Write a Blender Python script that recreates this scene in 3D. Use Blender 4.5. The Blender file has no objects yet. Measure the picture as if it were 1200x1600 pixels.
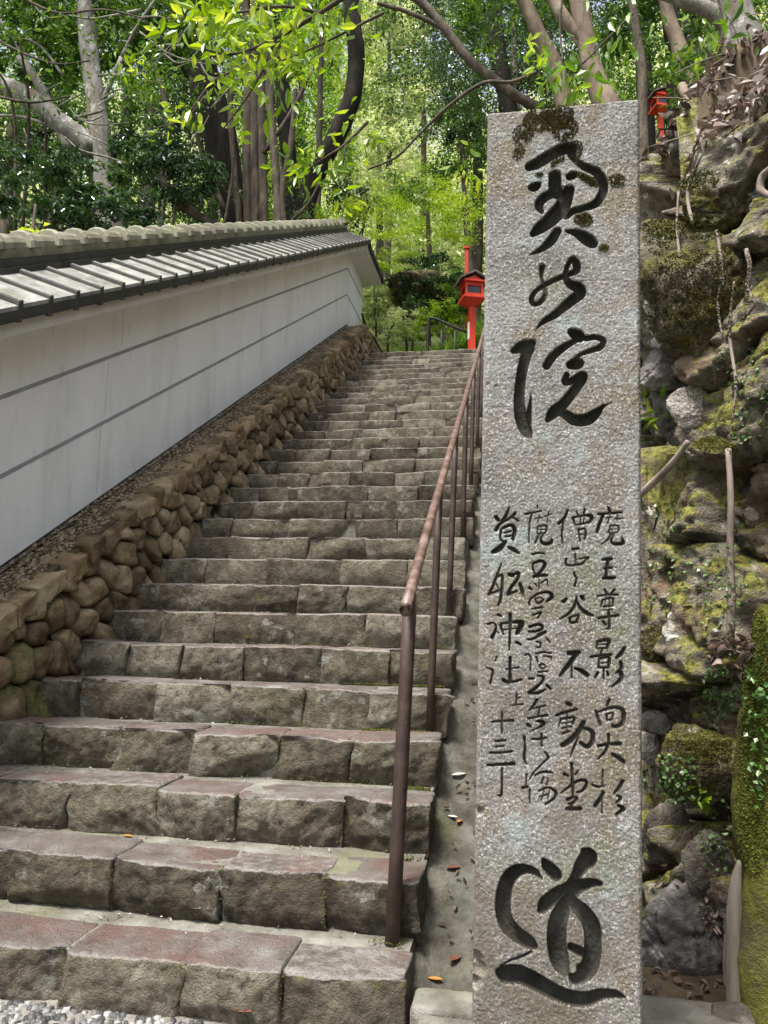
import bpy, math, random
import numpy as np
from mathutils import Matrix, Vector

# ------------------------------------------------------------------ camera, light, exposure
scene = bpy.context.scene
col = scene.collection
CAM = np.array([0.0, 0.0, 1.241])
RI = np.array([0.98515, 0.170703, 0.018437]); UP = np.array([0.005371, -0.137969, 0.990422]); FW = np.array([-0.171612, 0.975615, 0.136837])
cd = bpy.data.cameras.new('camera'); cam = bpy.data.objects.new('camera', cd); col.objects.link(cam)
cd.sensor_fit = 'VERTICAL'; cd.sensor_height = 32.0; cd.lens = 32.0 * 1200 / 1600
cd.clip_start = 0.05; cd.clip_end = 600
cam.matrix_world = Matrix(((RI[0], UP[0], -FW[0], CAM[0]), (RI[1], UP[1], -FW[1], CAM[1]), (RI[2], UP[2], -FW[2], CAM[2]), (0, 0, 0, 1)))
scene.camera = cam
SUN_EL, SUN_AZ = math.radians(68), math.radians(212)      # azimuth clockwise from +Y: behind the camera, a little left
world = bpy.data.worlds.new('World'); scene.world = world; world.use_nodes = True
wn = world.node_tree.nodes; wl = world.node_tree.links; wn.clear()
sky = wn.new('ShaderNodeTexSky'); sky.sky_type = 'NISHITA'; sky.sun_disc = False
sky.sun_elevation = SUN_EL; sky.sun_rotation = SUN_AZ; sky.dust_density = 4.0; sky.air_density = 1.0
hs = wn.new('ShaderNodeHueSaturation'); hs.inputs['Saturation'].default_value = 0.52
bg = wn.new('ShaderNodeBackground'); bg.inputs['Strength'].default_value = 0.125
wo = wn.new('ShaderNodeOutputWorld')
wl.new(sky.outputs[0], hs.inputs['Color']); wl.new(hs.outputs[0], bg.inputs['Color']); wl.new(bg.outputs[0], wo.inputs['Surface'])
sd = bpy.data.lights.new('sun', 'SUN'); sd.energy = 2.7; sd.angle = math.radians(12); sd.color = (1.0, 0.96, 0.89)
sun = bpy.data.objects.new('sun', sd); col.objects.link(sun)
sdir = Vector((math.sin(SUN_AZ) * math.cos(SUN_EL), math.cos(SUN_AZ) * math.cos(SUN_EL), math.sin(SUN_EL)))
sun.rotation_euler = sdir.to_track_quat('Z', 'Y').to_euler()
vs = scene.view_settings
scene.display_settings.display_device = 'sRGB'
vs.view_transform = 'Standard'; vs.look = 'None'; vs.gamma = 1.0; vs.use_curve_mapping = False; vs.exposure = 1.32
scene.cycles.max_bounces = 8; scene.cycles.use_denoising = True

# ------------------------------------------------------------------ measurements
T, RS, CY = 0.3197, 0.18, 2.394          # tread, rise, first riser
M = RS / T
NST = 31
YL, ZL = CY + 30 * T, 31 * RS            # landing edge
XR, XL = -0.335, -2.42                   # right and left end of the steps
def zs(Y): return RS + M * (Y - CY)      # plane through the nosings
def at(x, y, Y):                         # point of the photograph at depth Y
    d = (x - 600) * RI - (y - 800) * UP + 1200 * FW
    return CAM + d * (Y / d[1])

# ------------------------------------------------------------------ noise
def _h(ix, iy, iz, seed):
    n = (ix.astype(np.int64) * 374761393 + iy.astype(np.int64) * 668265263 + iz.astype(np.int64) * 2147483647 + seed * 974634777) & 0xFFFFFFFF
    n = ((n ^ (n >> 13)) * 1274126177) & 0xFFFFFFFF
    n = (n ^ (n >> 16)) * 2246822519 & 0xFFFFFFFF
    return ((n ^ (n >> 15)) & 0xFFFFFF) / float(0xFFFFFF)
def vnoise(P, seed=0):
    i = np.floor(P).astype(np.int64); f = P - i; u = f * f * (3 - 2 * f)
    r = 0
    for dx in (0, 1):
        for dy in (0, 1):
            for dz in (0, 1):
                w = (u[:, 0] if dx else 1 - u[:, 0]) * (u[:, 1] if dy else 1 - u[:, 1]) * (u[:, 2] if dz else 1 - u[:, 2])
                r = r + w * _h(i[:, 0] + dx, i[:, 1] + dy, i[:, 2] + dz, seed)
    return r * 2 - 1
def fbm(P, scale, oct=4, seed=0, gain=0.5):
    P = np.asarray(P, float) * scale; a = 1.0; s = 0; t = 0
    for o in range(oct):
        s = s + a * vnoise(P + 17.3 * o, seed + o); t += a; a *= gain; P = P * 2.03
    return s / t

# ------------------------------------------------------------------ objects
WO = {}
def mesh_data(name, V, F, mats, smooth=True, mi=None, wear=None):
    me = bpy.data.meshes.new(name)
    V = np.asarray(V, np.float32)
    me.vertices.add(len(V)); me.vertices.foreach_set('co', V.ravel())
    if isinstance(F, np.ndarray):
        k = F.shape[1]; n = len(F); flat = F.ravel(); ls = np.arange(n) * k; lt = np.full(n, k)
    else:
        n = len(F); lt = np.array([len(f) for f in F]); ls = np.concatenate(([0], np.cumsum(lt)[:-1])); flat = np.array([i for f in F for i in f])
    me.loops.add(len(flat)); me.loops.foreach_set('vertex_index', flat.astype(np.int32))
    me.polygons.add(n); me.polygons.foreach_set('loop_start', ls.astype(np.int32)); me.polygons.foreach_set('loop_total', lt.astype(np.int32))
    me.polygons.foreach_set('use_smooth', np.full(n, smooth))
    for m in (mats if isinstance(mats, (list, tuple)) else [mats]): me.materials.append(m)
    if mi is not None: me.polygons.foreach_set('material_index', np.asarray(mi, np.int32))
    if wear is not None: me.attributes.new('wear', 'FLOAT', 'POINT').data.foreach_set('value', np.asarray(wear, np.float32))
    me.update(calc_edges=True); me.validate()
    return me
def link(name, me, parent=None, loc=(0, 0, 0)):
    o = bpy.data.objects.new(name, me); col.objects.link(o)
    loc = np.asarray(loc, float); WO[o.name] = loc
    if parent is not None:
        o.parent = parent; o.location = loc - WO[parent.name]
    else: o.location = loc
    return o
def obj(name, V, F, mats, parent=None, origin=None, smooth=True, mi=None, wear=None):
    V = np.asarray(V, float)
    if origin is None:
        origin = np.array([(V[:, 0].min() + V[:, 0].max()) / 2, (V[:, 1].min() + V[:, 1].max()) / 2, V[:, 2].min()])
    return link(name, mesh_data(name, V - origin, F, mats, smooth, mi, wear), parent, origin)
def tag(o, label=None, cat=None, group=None, kind=None):
    if label: o['label'] = label
    if cat: o['category'] = cat
    if group: o['group'] = group
    if kind: o['kind'] = kind
    return o
def thing(name, loc, label, cat, group=None):
    return tag(link(name, None, None, loc), label, cat, group)
class MB:
    def __init__(s): s.v = []; s.f = []; s.n = 0; s.m = []
    def add(s, V, F, mi=0):
        V = np.asarray(V, float); s.v.append(V)
        for f in F: s.f.append([int(i) + s.n for i in f]); s.m.append(mi)
        s.n += len(V); return s
    def box(s, lo, hi, fn=None, mi=0):
        x0, y0, z0 = lo; x1, y1, z1 = hi
        V = np.array([(x0, y0, z0), (x1, y0, z0), (x1, y1, z0), (x0, y1, z0), (x0, y0, z1), (x1, y0, z1), (x1, y1, z1), (x0, y1, z1)], float)
        if fn is not None: V = fn(V)
        return s.add(V, [(3, 2, 1, 0), (4, 5, 6, 7), (0, 1, 5, 4), (1, 2, 6, 5), (2, 3, 7, 6), (3, 0, 4, 7)], mi)
    def build(s, name, mats, parent=None, origin=None, smooth=False):
        return obj(name, np.concatenate(s.v), s.f, mats, parent, origin, smooth, s.m)
def crom(P, n):
    P = np.asarray(P, float)
    if len(P) == 1: return P
    Q = np.vstack([2 * P[0] - P[1], P, 2 * P[-1] - P[-2]]); out = []
    for i in range(1, len(Q) - 2):
        t = np.linspace(0, 1, n, endpoint=False)[:, None]
        a, b, c, d = Q[i - 1], Q[i], Q[i + 1], Q[i + 2]
        out.append(0.5 * ((2 * b) + (c - a) * t + (2 * a - 5 * b + 4 * c - d) * t ** 2 + (3 * b - a - 3 * c + d) * t ** 3))
    return np.vstack(out + [P[-1:]])
def tube(P, R, seg=8, sub=4, rough=0.0, seed=0):
    Q = crom(np.column_stack([np.asarray(P, float), np.asarray(R, float)]), sub) if sub > 1 else np.column_stack([np.asarray(P, float), np.asarray(R, float)])
    C, R = Q[:, :3], np.maximum(Q[:, 3], 0.0015)
    Tn = np.gradient(C, axis=0); Tn /= np.linalg.norm(Tn, axis=1)[:, None] + 1e-9
    ref = np.array([0.13, 0.97, 0.21]) if abs(Tn[:, 1]).mean() < 0.85 else np.array([1.0, 0.1, 0.1])
    A = np.cross(Tn, ref); A /= np.linalg.norm(A, axis=1)[:, None] + 1e-9
    B = np.cross(Tn, A)
    an = np.linspace(0, 2 * np.pi, seg, endpoint=False)
    V = (C[:, None, :] + R[:, None, None] * (np.cos(an)[None, :, None] * A[:, None, :] + np.sin(an)[None, :, None] * B[:, None, :])).reshape(-1, 3)
    if rough:
        nn = fbm(V, 2.2 / max(R.mean(), 0.01) * 0.25, 3, seed)
        V = V + (V - np.repeat(C, seg, axis=0)) * (nn * rough)[:, None]
    n = len(C)
    i, j = np.meshgrid(np.arange(n - 1), np.arange(seg), indexing='ij'); a = i * seg + j; b = i * seg + (j + 1) % seg
    F = [list(q) for q in np.stack([a, b, b + seg, a + seg], -1).reshape(-1, 4)]
    F.append(list(range(seg))[::-1]); F.append(list(range((n - 1) * seg, n * seg)))
    return V, F
_bt = {}
def lattice(xs, ys, zs_):
    key = (len(xs), len(ys), len(zs_))
    g = [np.asarray(xs), np.asarray(ys), np.asarray(zs_)]
    idx = {}; V = []; F = []
    def vid(i, j, k):
        if (i, j, k) not in idx: idx[(i, j, k)] = len(V); V.append((i, j, k))
        return idx[(i, j, k)]
    if key not in _bt:
        nx, ny, nz = [k - 1 for k in key]
        for i in range(nx):
            for j in range(ny):
                F.append((vid(i, j, 0), vid(i, j + 1, 0), vid(i + 1, j + 1, 0), vid(i + 1, j, 0)))
                F.append((vid(i, j, nz), vid(i + 1, j, nz), vid(i + 1, j + 1, nz), vid(i, j + 1, nz)))
        for i in range(nx):
            for k in range(nz):
                F.append((vid(i, 0, k), vid(i + 1, 0, k), vid(i + 1, 0, k + 1), vid(i, 0, k + 1)))
                F.append((vid(i, ny, k), vid(i, ny, k + 1), vid(i + 1, ny, k + 1), vid(i + 1, ny, k)))
        for j in range(ny):
            for k in range(nz):
                F.append((vid(0, j, k), vid(0, j, k + 1), vid(0, j + 1, k + 1), vid(0, j + 1, k)))
                F.append((vid(nx, j, k), vid(nx, j + 1, k), vid(nx, j + 1, k + 1), vid(nx, j, k + 1)))
        _bt[key] = (np.array(V), np.array(F))
    I, F = _bt[key]
    return np.column_stack([g[0][I[:, 0]], g[1][I[:, 1]], g[2][I[:, 2]]]), F
def axis(h, rad, step):
    n = max(1, int(round((2 * h - 2 * rad) / step)))
    return np.concatenate([[-h, -h + rad * 0.35], np.linspace(-h + rad, h - rad, n + 1), [h - rad * 0.35, h]])
def rbox(hx, hy, hz, rad, step):
    """box of half sizes with rounded edges, on a lattice fine enough to roughen"""
    V, F = lattice(axis(hx, rad, step), axis(hy, rad, step), axis(hz, rad, step))
    q = np.clip(V, [-hx + rad, -hy + rad, -hz + rad], [hx - rad, hy - rad, hz - rad]); d = V - q
    L = np.linalg.norm(d, axis=1); N = d / np.maximum(L, 1e-9)[:, None]
    return q + N * np.where(L > 0, rad, 0)[:, None], F, N

# ------------------------------------------------------------------ materials
def mat(name, stops, scale=4.0, detail=6, rough=0.8, bump=0.0, bscale=60.0, spec=0.35, moss=None, stretch=(1, 1, 1), objrand=0.0, speck=None, blotch=None, rough2=None, dist=0.0, island=0.0, wear=None, bdist=0.02, zstain=None):
    m = bpy.data.materials.new(name); m.use_nodes = True
    nt = m.node_tree; N = nt.nodes; L = nt.links
    b = N['Principled BSDF']; b.inputs['Specular IOR Level'].default_value = spec; b.inputs['Roughness'].default_value = rough
    geo = N.new('ShaderNodeNewGeometry'); mp = N.new('ShaderNodeMapping'); mp.inputs['Scale'].default_value = stretch
    L.new(geo.outputs['Position'], mp.inputs['Vector'])
    def noise(sc, det=6, off=0, d=0.0):
        n = N.new('ShaderNodeTexNoise'); n.inputs['Scale'].default_value = sc; n.inputs['Detail'].default_value = det; n.inputs['Roughness'].default_value = 0.62; n.inputs['Distortion'].default_value = d
        if off:
            a = N.new('ShaderNodeVectorMath'); a.operation = 'ADD'; a.inputs[1].default_value = (off, off * 1.7, -off); L.new(mp.outputs[0], a.inputs[0]); L.new(a.outputs[0], n.inputs['Vector'])
        else: L.new(mp.outputs[0], n.inputs['Vector'])
        return n.outputs[0]
    def ramp(fac, st, interp='LINEAR'):
        r = N.new('ShaderNodeValToRGB'); r.color_ramp.interpolation = interp; e = r.color_ramp.elements
        while len(e) < len(st): e.new(0.5)
        for k, (p, c) in enumerate(st): e[k].position = p; e[k].color = (*c, 1) if len(c) == 3 else c
        L.new(fac, r.inputs[0]); return r.outputs[0]
    def math_(op, a, b_=None, clamp=False):
        n = N.new('ShaderNodeMath'); n.operation = op; n.use_clamp = clamp
        for k, x in enumerate((a, b_)):
            if x is None: continue
            if isinstance(x, (int, float)): n.inputs[k].default_value = x
            else: L.new(x, n.inputs[k])
        return n.outputs[0]
    def mix(fac, a, c, mode='MIX'):
        n = N.new('ShaderNodeMix'); n.data_type = 'RGBA'; n.blend_type = mode
        for s, x in ((n.inputs[0], fac), (n.inputs[6], a), (n.inputs[7], c)):
            if isinstance(x, (int, float)): s.default_value = x
            elif isinstance(x, tuple): s.default_value = (*x, 1)
            else: L.new(x, s)
        return n.outputs[2]
    fac = noise(scale, detail, 0, dist)
    if objrand or island:
        src = N.new('ShaderNodeObjectInfo').outputs['Random'] if objrand else geo.outputs['Random Per Island']
        amt = objrand or island
        fac = math_('ADD', fac, math_('MULTIPLY', math_('SUBTRACT', src, 0.5), amt))
    c = ramp(fac, stops)
    for bl in (blotch or []):            # (scale, threshold, softness, colour, strength, offset)
        k = ramp(noise(bl[0], 5, bl[5]), [(bl[1], (0, 0, 0)), (min(1, bl[1] + bl[2]), (1, 1, 1))])
        c = mix(math_('MULTIPLY', k, bl[4]), c, bl[3])
    if speck:                            # (scale, dark colour, amount, light colour, amount)
        s1 = ramp(noise(speck[0], 2, 3.1), [(0.56, (0, 0, 0)), (0.63, (1, 1, 1))]); c = mix(math_('MULTIPLY', s1, speck[2]), c, speck[1])
        s2 = ramp(noise(speck[0] * 0.8, 2, 9.7), [(0.56, (0, 0, 0)), (0.64, (1, 1, 1))]); c = mix(math_('MULTIPLY', s2, speck[4]), c, speck[3])
    if moss:                             # (colour lo, colour hi, threshold, softness, weight of upward facing, scale)
        sp = N.new('ShaderNodeSeparateXYZ'); L.new(geo.outputs['Normal'], sp.inputs[0])
        k = math_('ADD', noise(moss[5], 6, 5.5), math_('MULTIPLY', sp.outputs[2], moss[4]))
        k = ramp(k, [(moss[2], (0, 0, 0)), (moss[2] + moss[3], (1, 1, 1))])
        mc = ramp(noise(38, 4, 1.3), [(0.35, moss[0]), (0.62, moss[1])])
        c = mix(k, c, mc)
    if zstain:                           # (height, colour): soil splash and algae creeping up from the ground
        sz = N.new('ShaderNodeSeparateXYZ'); L.new(geo.outputs['Position'], sz.inputs[0])
        k = math_('ADD', noise(5.5, 8, 40.0), math_('MULTIPLY', math_('SUBTRACT', zstain[0], sz.outputs[2]), 0.13), True)
        c = mix(math_('MULTIPLY', ramp(k, [(0.5, (0, 0, 0)), (0.66, (1, 1, 1))]), 0.72), c, mix(noise(60, 3, 2.0), zstain[1], (0.05, 0.042, 0.03)))
    if wear:                             # worn tops: (stops, blotch colour, roughness)
        at_ = N.new('ShaderNodeAttribute'); at_.attribute_name = 'wear'
        wc = ramp(noise(6, 7, 12.0), wear[0]); wc = mix(math_('MULTIPLY', ramp(noise(3.0, 5, 21.0), [(0.47, (0, 0, 0)), (0.6, (1, 1, 1))]), 0.65), wc, wear[1])
        wc = mix(math_('MULTIPLY', ramp(noise(13, 5, 27.0), [(0.56, (0, 0, 0)), (0.66, (1, 1, 1))]), 0.5), wc, (0.09, 0.08, 0.06))
        k = ramp(math_('ADD', at_.outputs['Fac'], math_('MULTIPLY', math_('SUBTRACT', noise(24, 5, 8.0), 0.5), 0.9)), [(0.42, (0, 0, 0)), (0.66, (1, 1, 1))])
        c = mix(k, c, wc); c = mix(math_('MULTIPLY', ramp(math_('ADD', at_.outputs['Fac'], math_('MULTIPLY', math_('SUBTRACT', noise(30, 5, 33.0), 0.5), 0.7)), [(0.42, (0, 0, 0)), (0.56, (1, 1, 1)), (0.66, (1, 1, 1)), (0.8, (0, 0, 0))]), 0.5), c, (0.42, 0.405, 0.375)); rr = N.new('ShaderNodeMix'); L.new(k, rr.inputs[0]); rr.inputs[2].default_value = rough; rr.inputs[3].default_value = wear[2]; L.new(rr.outputs[0], b.inputs['Roughness'])  # pale nosing edges: wear and sky highlight both painted into the colour
    L.new(c, b.inputs['Base Color'])
    if rough2: L.new(ramp(noise(scale * 1.7, 4, 2.2), [(0.35, (rough,) * 3), (0.65, (rough2,) * 3)]), b.inputs['Roughness'])
    if bump:
        bp = N.new('ShaderNodeBump'); bp.inputs['Strength'].default_value = bump; bp.inputs['Distance'].default_value = bdist
        h = math_('ADD', noise(bscale, 6, 0.7), math_('MULTIPLY', noise(bscale * 3.3, 3, 4.4), 0.5))
        L.new(h, bp.inputs['Height']); L.new(bp.outputs[0], b.inputs['Normal'])
    return m
def leafmat(name, cols, trans=0.35, rough=0.4, spec=0.5, tcol=None):
    m = bpy.data.materials.new(name); m.use_nodes = True
    nt = m.node_tree; N = nt.nodes; L = nt.links; b = N['Principled BSDF']; out = N['Material Output']
    geo = N.new('ShaderNodeNewGeometry'); r = N.new('ShaderNodeValToRGB'); e = r.color_ramp.elements
    while len(e) < len(cols): e.new(0.5)
    for k, c in enumerate(cols): e[k].position = k / (len(cols) - 1); e[k].color = (*c, 1)
    n = N.new('ShaderNodeTexNoise'); n.inputs['Scale'].default_value = 1.1; L.new(geo.outputs['Position'], n.inputs['Vector'])
    a = N.new('ShaderNodeMath'); a.operation = 'MULTIPLY_ADD'; a.inputs[1].default_value = 0.6; L.new(geo.outputs['Random Per Island'], a.inputs[0])
    s = N.new('ShaderNodeMath'); s.operation = 'MULTIPLY_ADD'; s.inputs[1].default_value = 1.6; s.inputs[2].default_value = -0.6; L.new(n.outputs[0], s.inputs[0]); L.new(s.outputs[0], a.inputs[2])
    L.new(a.outputs[0], r.inputs[0]); L.new(r.outputs[0], b.inputs['Base Color'])
    b.inputs['Roughness'].default_value = rough; b.inputs['Specular IOR Level'].default_value = spec
    t = N.new('ShaderNodeBsdfTranslucent'); hsv = N.new('ShaderNodeHueSaturation'); hsv.inputs['Value'].default_value = 1.5; hsv.inputs['Saturation'].default_value = 1.1; hsv.inputs['Hue'].default_value = 0.485
    L.new(r.outputs[0], hsv.inputs['Color']); L.new(hsv.outputs[0], t.inputs['Color'])
    mx = N.new('ShaderNodeMixShader'); mx.inputs[0].default_value = trans
    L.new(b.outputs[0], mx.inputs[1]); L.new(t.outputs[0], mx.inputs[2]); L.new(mx.outputs[0], out.inputs['Surface'])
    return m
MAT = {}
MAT['step'] = mat('rough_step_stone', [(0.25, (0.035, 0.029, 0.02)), (0.42, (0.092, 0.079, 0.055)), (0.56, (0.145, 0.127, 0.092)), (0.76, (0.26, 0.238, 0.185))], 14, 11, 0.85, 1.0, 60, 0.3, objrand=0.3, dist=0.4, bdist=0.02,
    blotch=[(3.0, 0.55, 0.15, (0.1, 0.098, 0.052), 0.4, 2.0), (8.0, 0.6, 0.05, (0.34, 0.345, 0.3), 0.5, 7.0), (26, 0.56, 0.06, (0.04, 0.031, 0.021), 0.5, 4.0), (1.6, 0.5, 0.1, (0.075, 0.055, 0.038), 0.45, 44.0), (50, 0.6, 0.06, (0.05, 0.042, 0.03), 0.6, 14.0), (16, 0.64, 0.04, (0.14, 0.15, 0.04), 0.55, 24.0)],
    wear=([(0.3, (0.105, 0.086, 0.073)), (0.48, (0.18, 0.152, 0.136)), (0.62, (0.245, 0.222, 0.207)), (0.8, (0.38, 0.37, 0.36))], (0.185, 0.11, 0.09), 0.3))
MAT['concrete'] = mat('weathered_concrete', [(0.28, (0.085, 0.08, 0.062)), (0.48, (0.165, 0.158, 0.133)), (0.72, (0.29, 0.283, 0.25))], 7, 9, 0.85, 0.6, 60, 0.3,
    blotch=[(2.2, 0.52, 0.14, (0.17, 0.18, 0.09), 0.6, 5.0), (11, 0.62, 0.06, (0.09, 0.07, 0.045), 0.5, 2.0)])
MAT['drain'] = mat('dirty_drain_concrete', [(0.28, (0.035, 0.032, 0.022)), (0.48, (0.09, 0.086, 0.066)), (0.72, (0.2, 0.195, 0.165))], 9, 10, 0.85, 0.9, 50, 0.3,
    blotch=[(3.5, 0.5, 0.14, (0.085, 0.09, 0.042), 0.65, 5.0), (14, 0.6, 0.06, (0.05, 0.04, 0.025), 0.6, 2.0), (2.2, 0.58, 0.1, (0.21, 0.21, 0.185), 0.5, 9.0)])
MAT['cobble'] = mat('brown_field_stone', [(0.2, (0.04, 0.029, 0.014)), (0.42, (0.135, 0.095, 0.05)), (0.58, (0.23, 0.17, 0.095)), (0.82, (0.38, 0.31, 0.2))], 9, 9, 0.82, 0.9, 34, 0.35, objrand=0.4, bdist=0.02, moss=((0.035, 0.042, 0.01), (0.12, 0.135, 0.03), 0.63, 0.12, 0.12, 2.2),
    blotch=[(3.2, 0.55, 0.12, (0.24, 0.14, 0.06), 0.35, 2.0), (4.0, 0.56, 0.14, (0.09, 0.095, 0.035), 0.7, 8.0)])
MAT['capstone'] = mat('ochre_cap_stone', [(0.22, (0.06, 0.042, 0.023)), (0.45, (0.185, 0.13, 0.07)), (0.62, (0.3, 0.225, 0.13)), (0.85, (0.42, 0.35, 0.22))], 8, 9, 0.82, 0.9, 34, 0.3, objrand=0.35,
    blotch=[(3.0, 0.55, 0.12, (0.26, 0.15, 0.06), 0.4, 2.0), (4.0, 0.6, 0.1, (0.12, 0.12, 0.05), 0.7, 8.0)])
MAT['mortar'] = mat('dark_earth_mortar', [(0.3, (0.02, 0.016, 0.01)), (0.7, (0.06, 0.045, 0.028))], 12, 5, 0.95, 0.3, 60, 0.2)
MAT['gravel'] = mat('tan_gravel', [(0.2, (0.07, 0.05, 0.028)), (0.5, (0.18, 0.135, 0.08)), (0.8, (0.32, 0.265, 0.185))], 9, 4, 0.85, 0.2, 80, 0.3, island=0.7)
MAT['plaster'] = mat('white_plaster', [(0.3, (0.74, 0.745, 0.74)), (0.5, (0.83, 0.835, 0.835)), (0.7, (0.86, 0.865, 0.865))], 2.2, 8, 0.75, 0.12, 14, 0.3, stretch=(1, 1, 0.22),
    blotch=[(4.5, 0.54, 0.2, (0.55, 0.57, 0.49), 0.5, 3.0), (11, 0.6, 0.12, (0.6, 0.6, 0.56), 0.45, 9.0), (30, 0.68, 0.04, (0.4, 0.39, 0.33), 0.4, 6.0)])
MAT['stripe'] = mat('grey_painted_line', [(0.3, (0.26, 0.265, 0.28)), (0.7, (0.36, 0.365, 0.38))], 6, 5, 0.7)
MAT['hairline'] = mat('faint_grey_crack', [(0.3, (0.36, 0.36, 0.35)), (0.7, (0.46, 0.46, 0.45))], 20, 3, 0.8)
MAT['tile'] = mat('grey_roof_tile', [(0.28, (0.1, 0.1, 0.085)), (0.5, (0.22, 0.22, 0.195)), (0.75, (0.38, 0.38, 0.34))], 9, 8, 0.5, 0.3, 40, 0.5, objrand=0.15,
    blotch=[(3.5, 0.58, 0.12, (0.13, 0.13, 0.04), 0.7, 4.0)])
MAT['tile_edge'] = mat('dark_tile_edge', [(0.3, (0.02, 0.019, 0.017)), (0.7, (0.05, 0.047, 0.04))], 9, 6, 0.6, 0.1, 40, 0.4)
MAT['ridge'] = mat('pale_mossy_ridge_tile', [(0.28, (0.075, 0.07, 0.04)), (0.5, (0.165, 0.157, 0.105)), (0.75, (0.28, 0.268, 0.195))], 6, 7, 0.65, 0.15, 40, 0.45, objrand=0.15,
    blotch=[(4, 0.56, 0.12, (0.14, 0.16, 0.05), 0.6, 2.0)])
MAT['fascia'] = mat('stained_white_fascia', [(0.3, (0.5, 0.49, 0.45)), (0.7, (0.68, 0.67, 0.63))], 4, 6, 0.8, blotch=[(6, 0.62, 0.08, (0.3, 0.24, 0.16), 0.6, 4.0)])
MAT['soffit'] = mat('white_soffit', [(0.3, (0.58, 0.58, 0.56)), (0.7, (0.66, 0.66, 0.64))], 3, 4, 0.8)
MAT['rail'] = mat('worn_pink_brown_rail', [(0.3, (0.06, 0.034, 0.026)), (0.5, (0.125, 0.074, 0.058)), (0.7, (0.24, 0.165, 0.14))], 14, 6, 0.42, 0.1, 90, 0.5, blotch=[(60, 0.64, 0.05, (0.1, 0.05, 0.035), 0.8, 3.0)])
MAT['rail_post'] = mat('dark_brown_painted_post', [(0.3, (0.026, 0.015, 0.011)), (0.55, (0.055, 0.032, 0.024)), (0.75, (0.095, 0.062, 0.048))], 16, 7, 0.6, 0.1, 90, 0.5, blotch=[(22, 0.64, 0.06, (0.15, 0.105, 0.08), 0.6, 3.0)])
MAT['blackrail'] = mat('black_metal_rail', [(0.3, (0.012, 0.012, 0.012)), (0.7, (0.03, 0.03, 0.03))], 9, 3, 0.55, spec=0.4)
MAT['red'] = mat('vermilion_paint', [(0.3, (0.5, 0.035, 0.012)), (0.6, (0.6, 0.05, 0.018)), (0.8, (0.66, 0.085, 0.035))], 7, 7, 0.55, 0.15, 40, 0.35, blotch=[(9, 0.6, 0.08, (0.24, 0.03, 0.014), 0.6, 4.0), (26, 0.66, 0.04, (0.15, 0.09, 0.06), 0.6, 8.0)])
MAT['lantern_roof'] = mat('weathered_lantern_roof', [(0.3, (0.06, 0.05, 0.045)), (0.7, (0.15, 0.125, 0.11))], 9, 6, 0.7, 0.2, 60)
MAT['dark_glass'] = mat('dark_lantern_pane', [(0.3, (0.012, 0.02, 0.022)), (0.7, (0.03, 0.045, 0.05))], 6, 2, 0.12, spec=0.6)
MAT['paper'] = mat('white_notice', [(0.3, (0.62, 0.62, 0.58)), (0.7, (0.74, 0.74, 0.7))], 8, 2, 0.6)
GR = dict(speck=(200, (0.045, 0.042, 0.038), 0.55, (0.56, 0.555, 0.545), 0.6))
MAT['granite'] = mat('weathered_granite', [(0.28, (0.1, 0.093, 0.08)), (0.45, (0.185, 0.178, 0.165)), (0.6, (0.245, 0.239, 0.228)), (0.8, (0.32, 0.314, 0.302))], 3.6, 9, 0.85, 0.55, 150, 0.3, bdist=0.01, zstain=(0.95, (0.2, 0.16, 0.105)),
    blotch=[(5.0, 0.52, 0.12, (0.17, 0.13, 0.075), 0.75, 11.0), (3.4, 0.6, 0.1, (0.29, 0.21, 0.16), 0.4, 4.0), (6.5, 0.6, 0.06, (0.31, 0.37, 0.36), 0.5, 8.0), (2.8, 0.56, 0.12, (0.17, 0.18, 0.1), 0.55, 15.0), (22, 0.62, 0.06, (0.12, 0.1, 0.07), 0.5, 30.0)], **GR)
MAT['carved'] = mat('grimy_shaded_carving', [(0.28, (0.018, 0.017, 0.014)), (0.5, (0.042, 0.04, 0.033)), (0.75, (0.09, 0.085, 0.07))], 12, 8, 0.9, 0.6, 110, 0.2)  # grime plus the shade of the recesses, put into one dark colour
MAT['moss'] = leafmat('pillar_moss', [(0.028, 0.024, 0.008), (0.08, 0.07, 0.022), (0.18, 0.16, 0.06)], 0.15, 0.9, 0.1)
MAT['stepmoss'] = leafmat('step_moss', [(0.03, 0.034, 0.008), (0.065, 0.072, 0.015), (0.14, 0.14, 0.03)], 0.15, 0.9, 0.1)
MAT['brightmoss'] = leafmat('bright_moss', [(0.035, 0.043, 0.009), (0.1, 0.112, 0.02), (0.22, 0.22, 0.05)], 0.2, 0.9, 0.1)
ROCK = [(0.27, (0.02, 0.018, 0.013)), (0.41, (0.08, 0.07, 0.05)), (0.54, (0.2, 0.178, 0.135)), (0.73, (0.48, 0.45, 0.375))]
MAT['rock'] = mat('mossy_cliff_rock', ROCK, 6.5, 11, 0.88, 0.9, 26, 0.3, moss=((0.05, 0.05, 0.01), (0.24, 0.23, 0.05), 0.54, 0.1, 0.16, 7.0), objrand=0.1, dist=1.0, bdist=0.03,
    blotch=[(9, 0.62, 0.03, (0.66, 0.65, 0.6), 0.8, 2.0), (4, 0.53, 0.1, (0.16, 0.1, 0.055), 0.6, 9.0), (18, 0.6, 0.05, (0.03, 0.028, 0.02), 0.8, 19.0)])
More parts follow.
